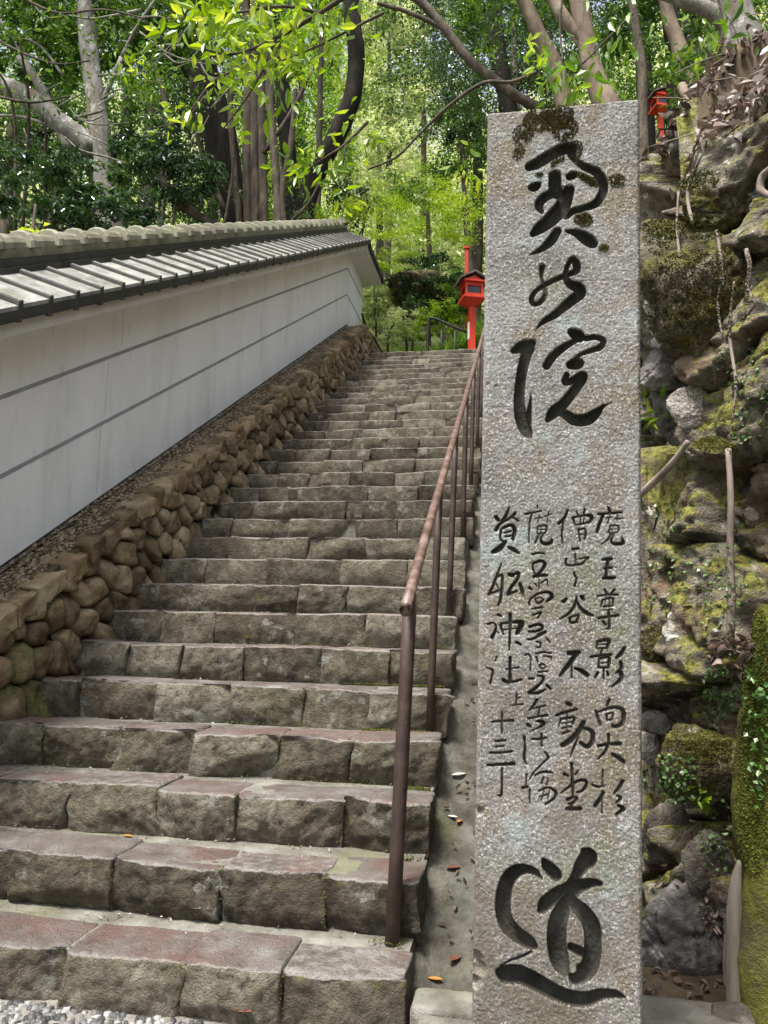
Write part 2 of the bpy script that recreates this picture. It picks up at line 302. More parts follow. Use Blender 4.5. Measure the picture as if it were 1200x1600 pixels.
MAT['mossrock'] = mat('heavily_mossed_rock', [(0.27, (0.016, 0.014, 0.009)), (0.41, (0.055, 0.047, 0.03)), (0.54, (0.13, 0.112, 0.077)), (0.73, (0.36, 0.33, 0.27))], 7, 11, 0.92, 1.0, 30, 0.25, moss=((0.03, 0.026, 0.008), (0.17, 0.155, 0.045), 0.46, 0.1, 0.1, 6.5), dist=1.0, bdist=0.03,
    blotch=[(9, 0.63, 0.03, (0.62, 0.62, 0.58), 0.75, 2.0), (20, 0.6, 0.05, (0.03, 0.028, 0.02), 0.8, 19.0)])
MAT['greyrock'] = mat('bare_grey_rock', [(0.27, (0.028, 0.026, 0.023)), (0.43, (0.09, 0.083, 0.073)), (0.56, (0.19, 0.178, 0.158)), (0.75, (0.44, 0.42, 0.385))], 6, 10, 0.85, 0.8, 30, 0.35, objrand=0.1, dist=0.7, bdist=0.02,
    moss=((0.06, 0.06, 0.015), (0.16, 0.16, 0.04), 0.66, 0.1, 0.14, 5.0), blotch=[(11, 0.64, 0.03, (0.55, 0.54, 0.5), 0.7, 2.0)])
MAT['palerock'] = mat('pale_pink_rock', [(0.25, (0.22, 0.19, 0.16)), (0.5, (0.4, 0.36, 0.32)), (0.75, (0.6, 0.57, 0.53))], 7, 9, 0.85, 0.9, 24, dist=1.0, bdist=0.04, blotch=[(5, 0.56, 0.1, (0.14, 0.12, 0.07), 0.7, 3.0)])
MAT['darkrock'] = mat('dark_brown_rock', [(0.25, (0.035, 0.03, 0.025)), (0.5, (0.09, 0.078, 0.062)), (0.75, (0.26, 0.235, 0.18))], 7, 10, 0.9, 0.9, 26, bdist=0.025, dist=0.8, moss=((0.03, 0.035, 0.01), (0.1, 0.11, 0.03), 0.7, 0.12, 0.18, 4.0))  # dark brown stone with patches of moss
MAT['soil'] = mat('forest_soil', [(0.3, (0.035, 0.025, 0.016)), (0.5, (0.08, 0.057, 0.036)), (0.7, (0.15, 0.115, 0.075))], 5, 8, 0.95, 0.5, 30, 0.2, blotch=[(3, 0.55, 0.12, (0.07, 0.085, 0.02), 0.6, 2.0)])
MAT['ground'] = mat('wooded_ground', [(0.3, (0.03, 0.035, 0.012)), (0.5, (0.06, 0.075, 0.022)), (0.7, (0.1, 0.12, 0.04))], 1.2, 8, 0.95, 0.3, 10, 0.2)
MAT['litter'] = leafmat('dry_leaf', [(0.035, 0.024, 0.018), (0.11, 0.08, 0.06), (0.2, 0.135, 0.1), (0.33, 0.28, 0.245), (0.52, 0.48, 0.45)], 0.1, 0.5, 0.5)
MAT['orange_leaf'] = leafmat('orange_leaf', [(0.3, 0.12, 0.02), (0.5, 0.24, 0.05)], 0.1, 0.5)
MAT['brown_leaf'] = leafmat('brown_leaf', [(0.09, 0.035, 0.022), (0.2, 0.085, 0.05)], 0.1, 0.35, 0.6)
MAT['yellow_leaf'] = leafmat('yellow_leaf', [(0.55, 0.36, 0.02), (0.65, 0.45, 0.04)], 0.1, 0.5)
MAT['white_leaf'] = leafmat('bleached_leaf', [(0.5, 0.46, 0.42), (0.66, 0.62, 0.58)], 0.1, 0.5)
MAT['stick'] = mat('dry_stick_bark', [(0.3, (0.1, 0.075, 0.055)), (0.5, (0.22, 0.18, 0.15)), (0.75, (0.36, 0.31, 0.27))], 12, 6, 0.85, 0.4, 70, stretch=(1, 1, 0.25))
MAT['post_wood'] = mat('grey_weathered_post', [(0.3, (0.08, 0.07, 0.052)), (0.5, (0.165, 0.148, 0.115)), (0.75, (0.28, 0.255, 0.205))], 16, 7, 0.85, 0.5, 60, stretch=(1, 1, 0.08), blotch=[(3, 0.55, 0.1, (0.12, 0.13, 0.05), 0.5, 2.0)])
MAT['stump'] = mat('bright_moss_trunk', [(0.25, (0.05, 0.045, 0.02)), (0.5, (0.13, 0.13, 0.03)), (0.75, (0.25, 0.26, 0.05))], 7, 8, 0.95, 0.8, 45, 0.15, moss=((0.04, 0.042, 0.01), (0.15, 0.155, 0.028), 0.52, 0.12, 0.1, 3.2), zstain=(0.55, (0.1, 0.09, 0.065)), bdist=0.04)
MAT['bark_grey'] = mat('pale_grey_bark', [(0.3, (0.075, 0.068, 0.056)), (0.5, (0.17, 0.158, 0.135)), (0.72, (0.3, 0.285, 0.25))], 7, 9, 0.85, 0.8, 24, stretch=(1, 1, 0.5), blotch=[(3, 0.56, 0.1, (0.16, 0.12, 0.075), 0.7, 3.0), (8, 0.57, 0.05, (0.4, 0.39, 0.35), 0.7, 8.0), (14, 0.6, 0.05, (0.05, 0.045, 0.035), 0.6, 12.0)])
MAT['bark_tan'] = mat('smooth_tan_bark', [(0.3, (0.075, 0.052, 0.034)), (0.5, (0.17, 0.125, 0.085)), (0.72, (0.29, 0.23, 0.165))], 7, 9, 0.8, 0.6, 20, stretch=(1, 1, 0.4), blotch=[(3.5, 0.58, 0.08, (0.42, 0.38, 0.31), 0.7, 3.0)])
MAT['bark_brown'] = mat('brown_bark', [(0.3, (0.024, 0.018, 0.012)), (0.5, (0.07, 0.054, 0.037)), (0.72, (0.165, 0.132, 0.095))], 9, 9, 0.88, 0.9, 26, stretch=(1, 1, 0.3))
MAT['bark_dark'] = mat('near_black_bark', [(0.3, (0.008, 0.007, 0.005)), (0.5, (0.018, 0.015, 0.011)), (0.75, (0.045, 0.038, 0.028))], 6, 8, 0.9, 0.5, 22, 0.2, stretch=(1, 1, 0.4))
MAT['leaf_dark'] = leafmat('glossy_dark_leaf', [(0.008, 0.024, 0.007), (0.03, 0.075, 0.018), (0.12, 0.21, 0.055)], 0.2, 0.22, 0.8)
MAT['leaf_mid'] = leafmat('mid_green_leaf', [(0.013, 0.04, 0.007), (0.055, 0.13, 0.018), (0.18, 0.3, 0.045)], 0.3, 0.28)
MAT['leaf_fresh'] = leafmat('fresh_green_leaf', [(0.04, 0.1, 0.012), (0.13, 0.26, 0.03), (0.32, 0.46, 0.07)], 0.4, 0.35)
MAT['leaf_yellow'] = leafmat('yellow_green_leaf', [(0.06, 0.14, 0.014), (0.21, 0.34, 0.03), (0.46, 0.55, 0.08)], 0.42, 0.32)
MAT['leaf_pale'] = leafmat('sunlit_hazy_leaf', [(0.2, 0.28, 0.09), (0.44, 0.52, 0.22), (0.7, 0.7, 0.48)], 0.4, 0.5)  # sunlight and distant haze put into the leaf colour
MAT['leaf_vine'] = leafmat('small_vine_leaf', [(0.03, 0.09, 0.015), (0.1, 0.2, 0.045), (0.36, 0.44, 0.26)], 0.2, 0.3, 0.6)
MAT['grass'] = leafmat('fine_bright_grass', [(0.07, 0.15, 0.02), (0.16, 0.28, 0.04), (0.26, 0.4, 0.08)], 0.35, 0.5)
MAT['pave'] = mat('pavement_bed', [(0.3, (0.13, 0.12, 0.105)), (0.7, (0.26, 0.25, 0.225))], 20, 6, 0.9, 0.3, 100)
MAT['pebble'] = mat('river_pebble', [(0.2, (0.035, 0.035, 0.037)), (0.45, (0.085, 0.085, 0.087)), (0.7, (0.16, 0.157, 0.15)), (0.95, (0.36, 0.35, 0.33))], 6, 4, 0.6, 0.1, 80, island=0.9)
MAT['blackwire'] = MAT['blackrail']

rng = np.random.default_rng(7); random.seed(7)
# ------------------------------------------------------------------ terrain
def H(X, Y):
    X = np.asarray(X, float); Y = np.asarray(Y, float)
    ramp = np.where(Y < CY, 0, np.where(Y < YL, M * (Y - CY) + RS * 0.5, ZL))
    far = np.clip(Y - 16, 0, None)
    base = ramp + 0.42 * far + 0.011 * np.clip(Y - 22, 0, None) ** 2 * (Y < 60) + np.where(Y >= 60, 0.011 * 38 ** 2, 0)
    left = np.clip(-3.1 - X, 0, None); right = np.clip(X - np.where(Y < 5.5, 1.75, 1.0), 0, None)
    near = 0.12 * (Y < CY) + 0.0
    b = base + np.where(left > 0, 0.35 * np.clip(left / 0.4, 0, 1) + 0.16 * left, 0) * (Y > 1.0)
    b = b + np.where(right > 0, 2.9 * np.clip(right / 1.2, 0, 1) + 0.55 * np.clip(right - 1.2, 0, 25), 0) * np.clip((Y + 1) / 2, 0, 1)
    b = b - np.where((X > -3.1) & (X < 1.9) & (Y < YL + 1.0), 0.8, 0.03)
    return b + near * 0
gx = np.unique(np.concatenate([np.linspace(-140, -12, 20), np.linspace(-12, -3.5, 14), np.linspace(-3.3, 3, 43), np.linspace(3.5, 12, 14), np.linspace(14, 140, 20)]))
gy = np.unique(np.concatenate([np.linspace(-140, -4, 14), np.linspace(-3, 2.3, 12), np.linspace(2.45, 14, 40), np.linspace(14.5, 40, 30), np.linspace(44, 160, 20)]))
GX, GY = np.meshgrid(gx, gy, indexing='ij')
GV = np.column_stack([GX.ravel(), GY.ravel(), H(GX, GY).ravel()])
GV[:, 2] += np.where((GV[:, 1] > 14) | (np.abs(GV[:, 0]) > 5), 0.25 * fbm(GV, 0.5, 3, 3), 0)
ii, jj = np.meshgrid(np.arange(len(gx) - 1), np.arange(len(gy) - 1), indexing='ij'); a_ = (ii * len(gy) + jj).ravel()
tag(obj('ground', GV, np.column_stack([a_, a_ + len(gy), a_ + len(gy) + 1, a_ + 1]), MAT['ground'], None, (0, 0, 0)), kind='structure')

# pavement with exposed pebbles at the foot of the steps
mb = MB(); mb.box((-5, -4, -0.6), (3.4, CY + 0.05, 0.018))
pave = tag(mb.build('pavement', MAT['pave'], None, (0, 0, 0)), kind='structure')
mb = MB(); mb.box((0.16, CY + 0.052, -0.6), (3.4, 4.3, -0.006)); W = np.concatenate(mb.v); tag(mb.build('earth_strip', MAT['soil'], None, (1, 3, 0)), kind='structure')
V = []; F = []
k6 = np.linspace(0, 2 * np.pi, 6, endpoint=False)
for q in range(5200):
    x, y = rng.uniform(-2.3, 0.3), CY - 0.02 - rng.uniform(0, 1) ** 1.3 * 0.9
    r = rng.uniform(0.007, 0.017); e = rng.uniform(0.6, 1); th = rng.uniform(0, 3.14)
    if x > -0.33 and y > 2.0: continue
    px, py = r * np.cos(k6), r * e * np.sin(k6)
    X = x + px * np.cos(th) - py * np.sin(th); Y = y + px * np.sin(th) + py * np.cos(th)
    n = len(V); hgt = r * rng.uniform(0.3, 0.6)
    V += [(X[i], Y[i], 0.016) for i in range(6)] + [(x + (X[i] - x) * 0.66, y + (Y[i] - y) * 0.66, 0.022 + hgt) for i in range(6)]
    F += [[n + i, n + (i + 1) % 6, n + 6 + (i + 1) % 6, n + 6 + i] for i in range(6)] + [[n + 6 + i for i in range(6)]]
tag(obj('pebble', V, F, MAT['pebble'], pave, (0, 0, 0)), kind='stuff')

# ------------------------------------------------------------------ stairs: concrete core and single stone blocks
mb = MB()
for n in range(1, NST + 1):
    y0 = CY + (n - 1) * T; z1 = n * RS - 0.008
    y1 = y0 + T + 0.09 if n < NST else YL + 6
    mb.box((XL - 0.05, y0 + 0.05, z1 - RS - 0.35), (XR - 0.02 + 0.001 * (n % 3), y1, z1))
V, F = np.concatenate(mb.v), mb.f
stairs = tag(mb.build('stairs', MAT['concrete'], None, (0, CY, 0)), kind='structure')
joints = {1: [-3.1, -2.72, -2.3, -1.88, -1.43, -1.03, -0.71], 2: [-2.95, -2.6, -2.28, -1.87, -1.46, -1.04, -0.66], 3: [-2.62, -2.2, -1.85, -1.45, -1.11, -0.68],
          4: [-2.19, -1.8, -1.44, -1.05, -0.72], 5: [-2.22, -1.78, -1.4, -1.03, -0.7], 6: [-2.12, -1.81, -1.46, -1.03, -0.66]}
for n in range(1, NST + 1):
    left = {1: -3.5, 2: -3.3, 3: -3.0}.get(n, XL - 0.02)
    if n in joints: xs = [left] + joints[n] + [XR + rng.uniform(-0.01, 0.01)]
    else:
        xs = [left]; x = left + rng.uniform(0.16, 0.4)
        while x < XR - 0.2: xs.append(x); x += rng.uniform(0.26, 0.52)
        xs.append(XR + rng.uniform(-0.025, 0.02))
    step = 0.013 if n <= 4 else 0.018 if n <= 8 else 0.03 if n <= 14 else 0.055
    y0 = CY + (n - 1) * T
    for a, b in zip(xs[:-1], xs[1:]):
        gap = rng.uniform(-0.001, 0.005); hx = (b - a - gap) / 2
        dep = rng.uniform(0.215, 0.275)
        hz = RS / 2 + 0.012; hy = dep / 2
        V, F, N = rbox(hx, hy, hz, min(rng.uniform(0.007, 0.014), hx * 0.4), step)
        c = np.array([(a + b) / 2, y0 + hy + rng.uniform(-0.012, 0.010), n * RS - hz + rng.uniform(-0.006, 0.006)])
        W = V + c; s = int(rng.integers(1000))
        front = np.clip((-V[:, 1] / hy - 0.8) * 5, 0, 1)
        d1 = fbm(W + s, 8, 3, s); d2 = fbm(W * [1, 1, 1.4] + s, 24, 4, s + 5); d3 = 1 - np.abs(fbm(W * [1, 1, 1.2] + s, 12, 4, s + 11)) * 3
        d4 = fbm(W + s, 75, 2, s + 21) if n <= 8 else 0 * d1
        chip = np.clip(fbm(W + s * 2, 10, 3, s + 9) - 0.18, 0, 1)
        amp = rng.uniform(0.7, 1.3)
        hew = np.min([rng.uniform(0, 0.012) + V[:, 0] * rng.normal(0, 0.10) + V[:, 2] * rng.normal(0, 0.16) + 0.004 * d2 for _ in range(7)], axis=0)   # split, faceted face
        W = W + np.column_stack([0 * d1, front * amp * (d1 * 0.006 + d2 * 0.016 + d4 * 0.007 - hew * 1.1 - 0.012 + chip * 0.012), 0 * d1])
        low = front * np.clip(-V[:, 2] / hz, 0, 1) ** 2
        W[:, 1] += low * rng.uniform(0.0, 0.022)                     # undercut towards the tread below
        edge = front * np.clip((V[:, 2] / hz - 0.75) * 4, 0, 1)
        W[:, 2] += -edge * (np.clip(d2 + 0.3, 0, 1) * 0.012 + chip * 0.035) + (1 - front) * (0.005 * d1 + 0.003 * d2) + edge * d1 * 0.006
        W[:, 0] += (0.009 * d1 + 0.006 * d2) * np.sign(V[:, 0]) * (np.abs(V[:, 0]) > hx * 0.8)
        W[:, 0] += front * 0.02 * rng.normal() * (V[:, 2] / hz)      # joints are not plumb
        W[:, 1] += front * (V[:, 0] / hx) * rng.uniform(-0.012, 0.012)
        W[:, 2] += (V[:, 0] / hx) * rng.uniform(-0.006, 0.006)
        wear = np.clip((V[:, 2] / hz - 0.82) * 6, 0, 1) * (1 - 0.25 * front) * rng.uniform(0.75, 1.0)
        obj('stone_block', W, F, MAT['step'], stairs, c, True, None, wear)

# drain between the steps and the bank
ns = 60; us = np.linspace(0, 1, 14)
ysg = np.linspace(CY + 0.12, YL + 1.0, ns); V = []
for y in ysg:
    for u in us:
        x = XR - 0.05 + u * (0.52 + 0.5 * min(1, max(0, (y - 3.5) / 0.8)))
        dip = 0.10 * math.exp(-((u - 0.3) / 0.3) ** 2)
        V.append((x, y, min(zs(y), ZL + 0.1) - 0.20 - dip + 0.06 * max(0, u - 0.6)))
V = np.array(V); V[:, 2] += 0.012 * fbm(V, 5, 3, 2)
a_ = np.array([[i * 14 + j, i * 14 + j + 1, (i + 1) * 14 + j + 1, (i + 1) * 14 + j] for i in range(ns - 1) for j in range(13)])
tag(obj('drain_channel', V, a_, MAT['drain'], None, (0, CY, 0)), kind='structure')
W, F, N = rbox(0.24, 0.07, 0.09, 0.02, 0.02); W = W + [-0.08, CY + 0.075, 0.03] + 0.006 * fbm(W, 18, 3, 4)[:, None] * N
tag(obj('drain_kerb', W, F, MAT['concrete']), 'rough concrete lip closing the foot of the drain beside the stone pillar', 'kerb')
W, F, N = rbox(0.17, 0.16, 0.06, 0.012, 0.03); W = W + [-0.12, CY - 0.165, 0.05] + 0.003 * fbm(W, 18, 3, 5)[:, None] * N
tag(obj('concrete_slab', W, F, MAT['concrete']), 'small flat grey concrete slab at the foot of the inscribed pillar', 'slab')

# ------------------------------------------------------------------ field-stone retaining wall
def clip(poly, p, n):
    out = []
    for i in range(len(poly)):
        a, b = poly[i], poly[(i + 1) % len(poly)]; da, db = (a - p) @ n, (b - p) @ n
        if da <= 0: out.append(a)
        if (da < 0) != (db < 0) and abs(da - db) > 1e-12: out.append(a + (b - a) * (da / (da - db)))
    return out
def nosing(y): return min(zs(y), ZL)
rw = thing('retaining_wall', (-2.6, 2.5, 0), 'low battered wall of brown field stones between the steps and the white wall', 'stone wall')
mb = MB()                                                            # the earth core, with the sloping top
def core_profile(h): return [(2.2, -0.3), (13.6, ZL - 0.6), (13.6, ZL + h), (YL, ZL + h), (2.2, zs(2.2) + h)]
for x0, x1, h in ((-2.86, -2.515, 0.47),):
    P = core_profile(h); k = len(P)
    mb.add([(x0, y, z) for y, z in P] + [(x1, y, z) for y, z in P], [list(range(k)), list(range(2 * k - 1, k - 1, -1))] + [[i, (i + 1) % k, k + (i + 1) % k, k + i][::-1] for i in range(k)])
mb.build('earth_core', MAT['soil'], rw, WO[rw.name])
pts = []
tries = 0
while tries < 9000 and len(pts) < 265:
    tries += 1
    y = rng.uniform(2.45, 13.4); h = rng.uniform(-0.14, 0.40)
    z = nosing(y) + h
    rr = 0.185 if y < 9 else 0.185
    if h > 0.3: rr *= 0.85
    rr *= rng.uniform(0.66, 1.15)
    if all((y - a) ** 2 + ((z - b) * 1.12) ** 2 > rr * rr for a, b in pts): pts.append((y, z))
PT = np.array(pts)
def round_poly(p, it=2):
    p = np.array(p)
    for _ in range(it):
        q = np.roll(p, -1, 0); p = np.column_stack([0.84 * p + 0.16 * q, 0.16 * p + 0.84 * q]).reshape(-1, 2)
    return p
for i, c in enumerate(PT):
    poly = [c + np.array(d) * 0.24 for d in ((-1, -1), (1, -1), (1, 1), (-1, 1))]
    for j in np.argsort(((PT - c) ** 2).sum(1))[1:14]:
        poly = clip(poly, (c + PT[j]) / 2, (PT[j] - c) / np.linalg.norm(PT[j] - c))
    top = np.array([-M, 1.0]) if c[0] < YL else np.array([0, 1.0]); top /= np.linalg.norm(top)
    poly = clip(poly, np.array([c[0], nosing(c[0]) + 0.415]), top)
    if len(poly) < 3: continue
    p = np.array(poly); cc = p.mean(0); keep = [p[0]]
    for q in p[1:]:
        if np.linalg.norm(q - keep[-1]) > 0.02: keep.append(q)
    if len(keep) < 3: continue
    p = round_poly(keep, 2); cc = p.mean(0)
    rad = np.linalg.norm(p - cc, axis=1); p = cc + (p - cc) * ((rad - 0.004) / rad)[:, None]
    k = len(p); bul = rng.uniform(0.03, 0.055) * min(1, rad.mean() / 0.08); R3 = []
    for sc, d in ((1.0, -0.05), (0.985, 0.0), (0.95, 0.55), (0.87, 0.83), (0.7, 0.94), (0.45, 0.98), (0.22, 1.0)):
        q = cc + (p - cc) * sc; R3.append(np.column_stack([np.full(k, d * bul if d > 0 else d), q]))
    R3.append(np.array([[bul, cc[0], cc[1]]])); W3 = np.vstack(R3)
    X = XL - 0.02 - (W3[:, 2] - np.array([nosing(y) for y in W3[:, 1]])) * 0.17 + W3[:, 0]
    W = np.column_stack([X, W3[:, 1], W3[:, 2]]); s = int(rng.integers(999))
    tl = rng.uniform(-0.25, 0.25, 2); W[:, 0] += (W[:, 1] - cc[0]) * tl[0] + (W[:, 2] - cc[1]) * tl[1]
    fr_ = (W3[:, 0] > 0)
    W[:, 0] += fr_ * (0.045 * fbm(W + s, 6, 3, s) + 0.022 * fbm(W + s, 20, 3, s + 2))
    for _ in range(3):                                               # a few flat faces broken off
        dv = rng.normal(0, 1, 2); dv /= np.linalg.norm(dv); off = rng.uniform(0.25, 0.7) * rad.mean(); W[:, 0] -= fr_ * np.clip((W3[:, 1] - cc[0]) * dv[0] + (W3[:, 2] - cc[1]) * dv[1] - off, 0, 1) * rng.uniform(0.2, 0.8)
    W[:, 1:] += fr_[:, None] * 0.006 * np.column_stack([fbm(W + s, 22, 2, s + 7), fbm(W + s, 22, 2, s + 8)])
    F = [[r * k + a, r * k + (a + 1) % k, (r + 1) * k + (a + 1) % k, (r + 1) * k + a] for r in range(6) for a in range(k)] + [[6 * k + a, 6 * k + (a + 1) % k, 7 * k] for a in range(k)]
    obj('stone', W, F, MAT['cobble'], rw, np.array([X.mean(), cc[0], cc[1]]))
y = 2.42
while y < 13.3:                                                     # angular cap stones, each with its own flat top
    L = rng.uniform(0.13, 0.25) if y < YL else rng.uniform(0.2, 0.3)
    hz = rng.uniform(0.05, 0.07); hx = rng.uniform(0.06, 0.10)
    V, F, N = rbox(hx, L / 2 - 0.005, hz, 0.010, 0.022 if y < 7 else 0.04)
    s = int(rng.integers(999)); V = V + (V / np.linalg.norm(V, axis=1)[:, None]) * (0.045 * fbm(V + s, 7, 3, s) + 0.018 * fbm(V + s, 26, 3, s + 4))[:, None]
    V[:, 1] += V[:, 2] * rng.uniform(-0.35, 0.35); V[:, 0] *= 1 + V[:, 1] / L * rng.uniform(-0.35, 0.35)
    sl = (M if y < YL else 0) * rng.uniform(0.7, 1.0); V[:, 2] += V[:, 1] * sl - np.clip(V[:, 0], 0, 1) * 0.15
    c = np.array([-2.545 - hx + 0.088 + rng.uniform(-0.012, 0.010), y + L / 2, nosing(y + L / 2) + 0.44 - hz * 0.3 + rng.uniform(-0.012, 0.012)])
    obj('cap_stone', V + c, F, MAT['capstone'], rw, c); y += L
V = []; F = []                                                      # gravel on the sloping ledge
for q in range(15000):
    y = 2.4 + (11.0 * rng.random() ** 1.6); x = rng.uniform(-2.83, -2.56); r = rng.uniform(0.006, 0.016); th = rng.uniform(0, 6.28)
    n = len(V); z = nosing(y) + 0.472 + rng.uniform(-0.004, 0.012) + 0.02 * ((x + 2.83) < 0.05)
    for i in range(5):
        a = th + i * 1.2566; V.append((x + r * math.cos(a), y + r * rng.uniform(0.6, 1) * math.sin(a), z + M * r * math.sin(a)))
    V.append((x + rng.uniform(-.3, .3) * r, y, z + r * rng.uniform(0.5, 0.9)))
    F += [[n + i, n + (i + 1) % 5, n + 5] for i in range(5)]
tag(obj('gravel', V, F, MAT['gravel'], rw, WO[rw.name], False), kind='stuff')

# ------------------------------------------------------------------ white plaster wall with a tiled roof
XW, XB, YE = -2.81, -3.11, 13.22
pw = thing('plaster_wall', (-2.96, 2.0, 0), 'long white plastered wall with two grey lines under a tiled roof climbing beside the steps', 'wall')
def prof(h, y0=0.6, y1=YE): return [(y0, zs(y0) + h), (YL, ZL + h), (y1, ZL + h)]
def band(mb, x0, x1, h0, h1, y0=0.6, y1=YE, dh=0.0, mi=0):
    A = prof(h0, y0, y1); B = prof(h1 + dh, y0, y1)
    P = A + B[::-1]; k = len(P)
    mb.add([(x0, y, z) for y, z in P] + [(x1, y, z) for y, z in P], [list(range(k))[::-1], list(range(k, 2 * k))] + [[i, (i + 1) % k, k + (i + 1) % k, k + i] for i in range(k)], mi)
mb = MB(); band(mb, XB, XW, 0.25, 1.97); mb.build('wall_panel', MAT['plaster'], pw, WO[pw.name])
for h in (1.5, 1.035):
    mb = MB(); band(mb, XW - 0.004, XW + 0.003, h - 0.0135, h + 0.0135, 0.61, YE - 0.004); mb.build('painted_line', MAT['stripe'], pw)
mb = MB(); band(mb, XW - 0.004, XW + 0.008, 0.50, 0.512, 0.61, YE - 0.003); mb.build('base_flashing', MAT['tile_edge'], pw)
for y, h0, h1 in ((4.72, 0.55, 1.0), (4.76, 1.08, 1.46), (4.92, 1.55, 1.84), (5.0, 1.62, 1.72)):
    mb = MB(); w = 0.0025
    mb.add([(XW + 0.001, y - w, zs(y) + h0), (XW + 0.001, y + w, zs(y) + h0), (XW + 0.001, y + w + (0.02 if h0 == 1.62 else 0), zs(y) + h1), (XW + 0.001, y - w + (0.02 if h0 == 1.62 else 0), zs(y) + h1)], [(0, 1, 2, 3)])
    mb.build('plaster_crack', MAT['hairline'], pw)
# roof: boarding and fascia, then each tile
XE, XRG = -2.49, -2.96
YR = 13.42
mb = MB()
def lift(y): return 0.085 * (1 - (y - 2.5) / (YL - 2.5)) if y < YL else 0.0
ML = M - 0.085 / (YL - 2.5)
def slab(mb, P0, P1, mi=0, y0=0.6, y1=YR):                           # P = polygon in (x, height above nosing plane), swept along the wall
    k = len(P0); sec = [(y0, zs(y0)), (YL, ZL), (y1, ZL)]; V = [(x, y, zz + h + lift(y)) for y, zz in sec for x, h in P0]
    F = [[s * k + i, s * k + (i + 1) % k, (s + 1) * k + (i + 1) % k, (s + 1) * k + i] for s in range(2) for i in range(k)] + [list(range(k))[::-1], list(range(2 * k, 3 * k))]
    mb.add(V, F, mi)
def eh(x): return 1.985 + (XE - x) * 0.40                            # underside of the tiles
slab(mb, [(XW + 0.002, 1.80), (XE - 0.03, 1.845), (XE - 0.03, eh(XE) - 0.004), (XRG, eh(XRG) - 0.004), (2 * XRG - XE + 0.03, eh(XE) - 0.004), (2 * XRG - XE + 0.03, 1.845), (XB - 0.002, 1.80)], None, 0)
roof = mb.build('roof', MAT['soffit'], pw, WO[pw.name])
mb = MB(); slab(mb, [(XE - 0.028, 1.83), (XE - 0.012, 1.83), (XE - 0.012, eh(XE) - 0.006), (XE - 0.028, eh(XE) - 0.006)], None, 0, 0.62, YR - 0.005); mb.build('fascia', MAT['fascia'], roof, WO[pw.name])
PIT = 0.24
def tile_mesh(sl, side):
    mb = MB(); g = 1 if side > 0 else -1
    def fn(V):
        x = V[:, 0]; return np.column_stack([g * (x), V[:, 1], V[:, 2] - x * 0.40 + V[:, 1] * sl])
    mb.box((-0.40, 0.0, 0.0), (0.035, PIT - 0.004, 0.022), fn, 0)
    mb.box((0.012, 0.0015, -0.062), (0.036, PIT - 0.0055, 0.0), fn, 1)
    mb.box((-0.40, -0.010, 0.0225), (0.036, 0.022, 0.042), fn, 1)
    mb.box((-0.40, 0.006, 0.0425), (0.037, 0.021, 0.046), fn, 0)  # pale strip paints the highlight along the top of the dark bar
    mb.box((0.018, -0.011, -0.072), (0.040, 0.024, 0.041), fn, 1)
    V = np.concatenate(mb.v); F = mb.f
    if g < 0: F = [f[::-1] for f in F]
    return mesh_data('roof_tile', V, F, [MAT['tile'], MAT['tile_edge']], False, mb.m)
for side, xe in ((1, XE), (-1, 2 * XRG - XE)):
    sm, lm = tile_mesh(ML, side), tile_mesh(0, side)
    y = 0.66
    while y < YR - 0.2:
        up = y < YL - 0.02; zz = zs(y) if up else ZL
        o = link('roof_tile', sm if up else lm, roof, (xe, y, zz + lift(y) + 1.985 + rng.uniform(-0.004, 0.004)))
        y += PIT
mb = MB(); slab(mb, [(XRG + 0.13, 2.13), (XRG + 0.13, 2.185), (XRG - 0.13, 2.185), (XRG - 0.13, 2.13)], None, 0, 0.62, YR - 0.1); mb.build('ridge_course', MAT['tile_edge'], roof, WO[pw.name])
mb = MB(); slab(mb, [(XRG + 0.11, 2.188), (XRG + 0.11, 2.235), (XRG - 0.11, 2.235), (XRG - 0.11, 2.188)], None, 0, 0.62, YR - 0.12); mb.build('ridge_course', MAT['tile_edge'], roof, WO[pw.name])
mb = MB(); slab(mb, [(XRG + 0.092, 2.238), (XRG + 0.092, 2.30), (XRG - 0.092, 2.30), (XRG - 0.092, 2.238)], None, 0, 0.62, YR - 0.14); mb.build('ridge_course', MAT['ridge'], roof, WO[pw.name])
def ridge_mesh(sl):
    V = []; F = []; sec = 9; prof_ = [(-0.02, 0.108), (0.0, 0.116), (0.022, 0.113), (0.03, 0.098), (0.14, 0.092), (0.258, 0.076)]
    for y, r in prof_:
        for i in range(sec):
            a = math.pi * i / (sec - 1); V.append((r * math.cos(a), y, r * math.sin(a) * 1.05 + y * sl))
    for s in range(5): F += [[s * sec + i, s * sec + i + 1, (s + 1) * sec + i + 1, (s + 1) * sec + i][::-1] for i in range(sec - 1)]
    F += [list(range(sec)), list(range(5 * sec, 6 * sec))[::-1]]
    return mesh_data('ridge_tile', V, F, MAT['ridge'], False)
rs_, rl_ = ridge_mesh(ML), ridge_mesh(0)
y = 0.7
while y < YR - 0.3:
    up = y < YL - 0.1; link('ridge_tile', rs_ if up else rl_, roof, (XRG, y, (zs(y) + lift(y) if up else ZL) + 2.296 + rng.uniform(-0.003, 0.003))); y += 0.268
# verge closing the far end
mb = MB()
mb.add([(x, YR + d, ZL + h) for d in (-0.02, 0.03) for x, h in ((XE + 0.03, 1.86), (XE + 0.04, 2.03), (XRG, 2.26), (2 * XRG - XE - 0.04, 2.03), (2 * XRG - XE - 0.03, 1.86), (XRG, 2.06))],
       [list(range(6)), list(range(11, 5, -1))] + [[i, 6 + i, 6 + (i + 1) % 6, (i + 1) % 6] for i in range(6)])
mb.build('verge', MAT['tile_edge'], roof)

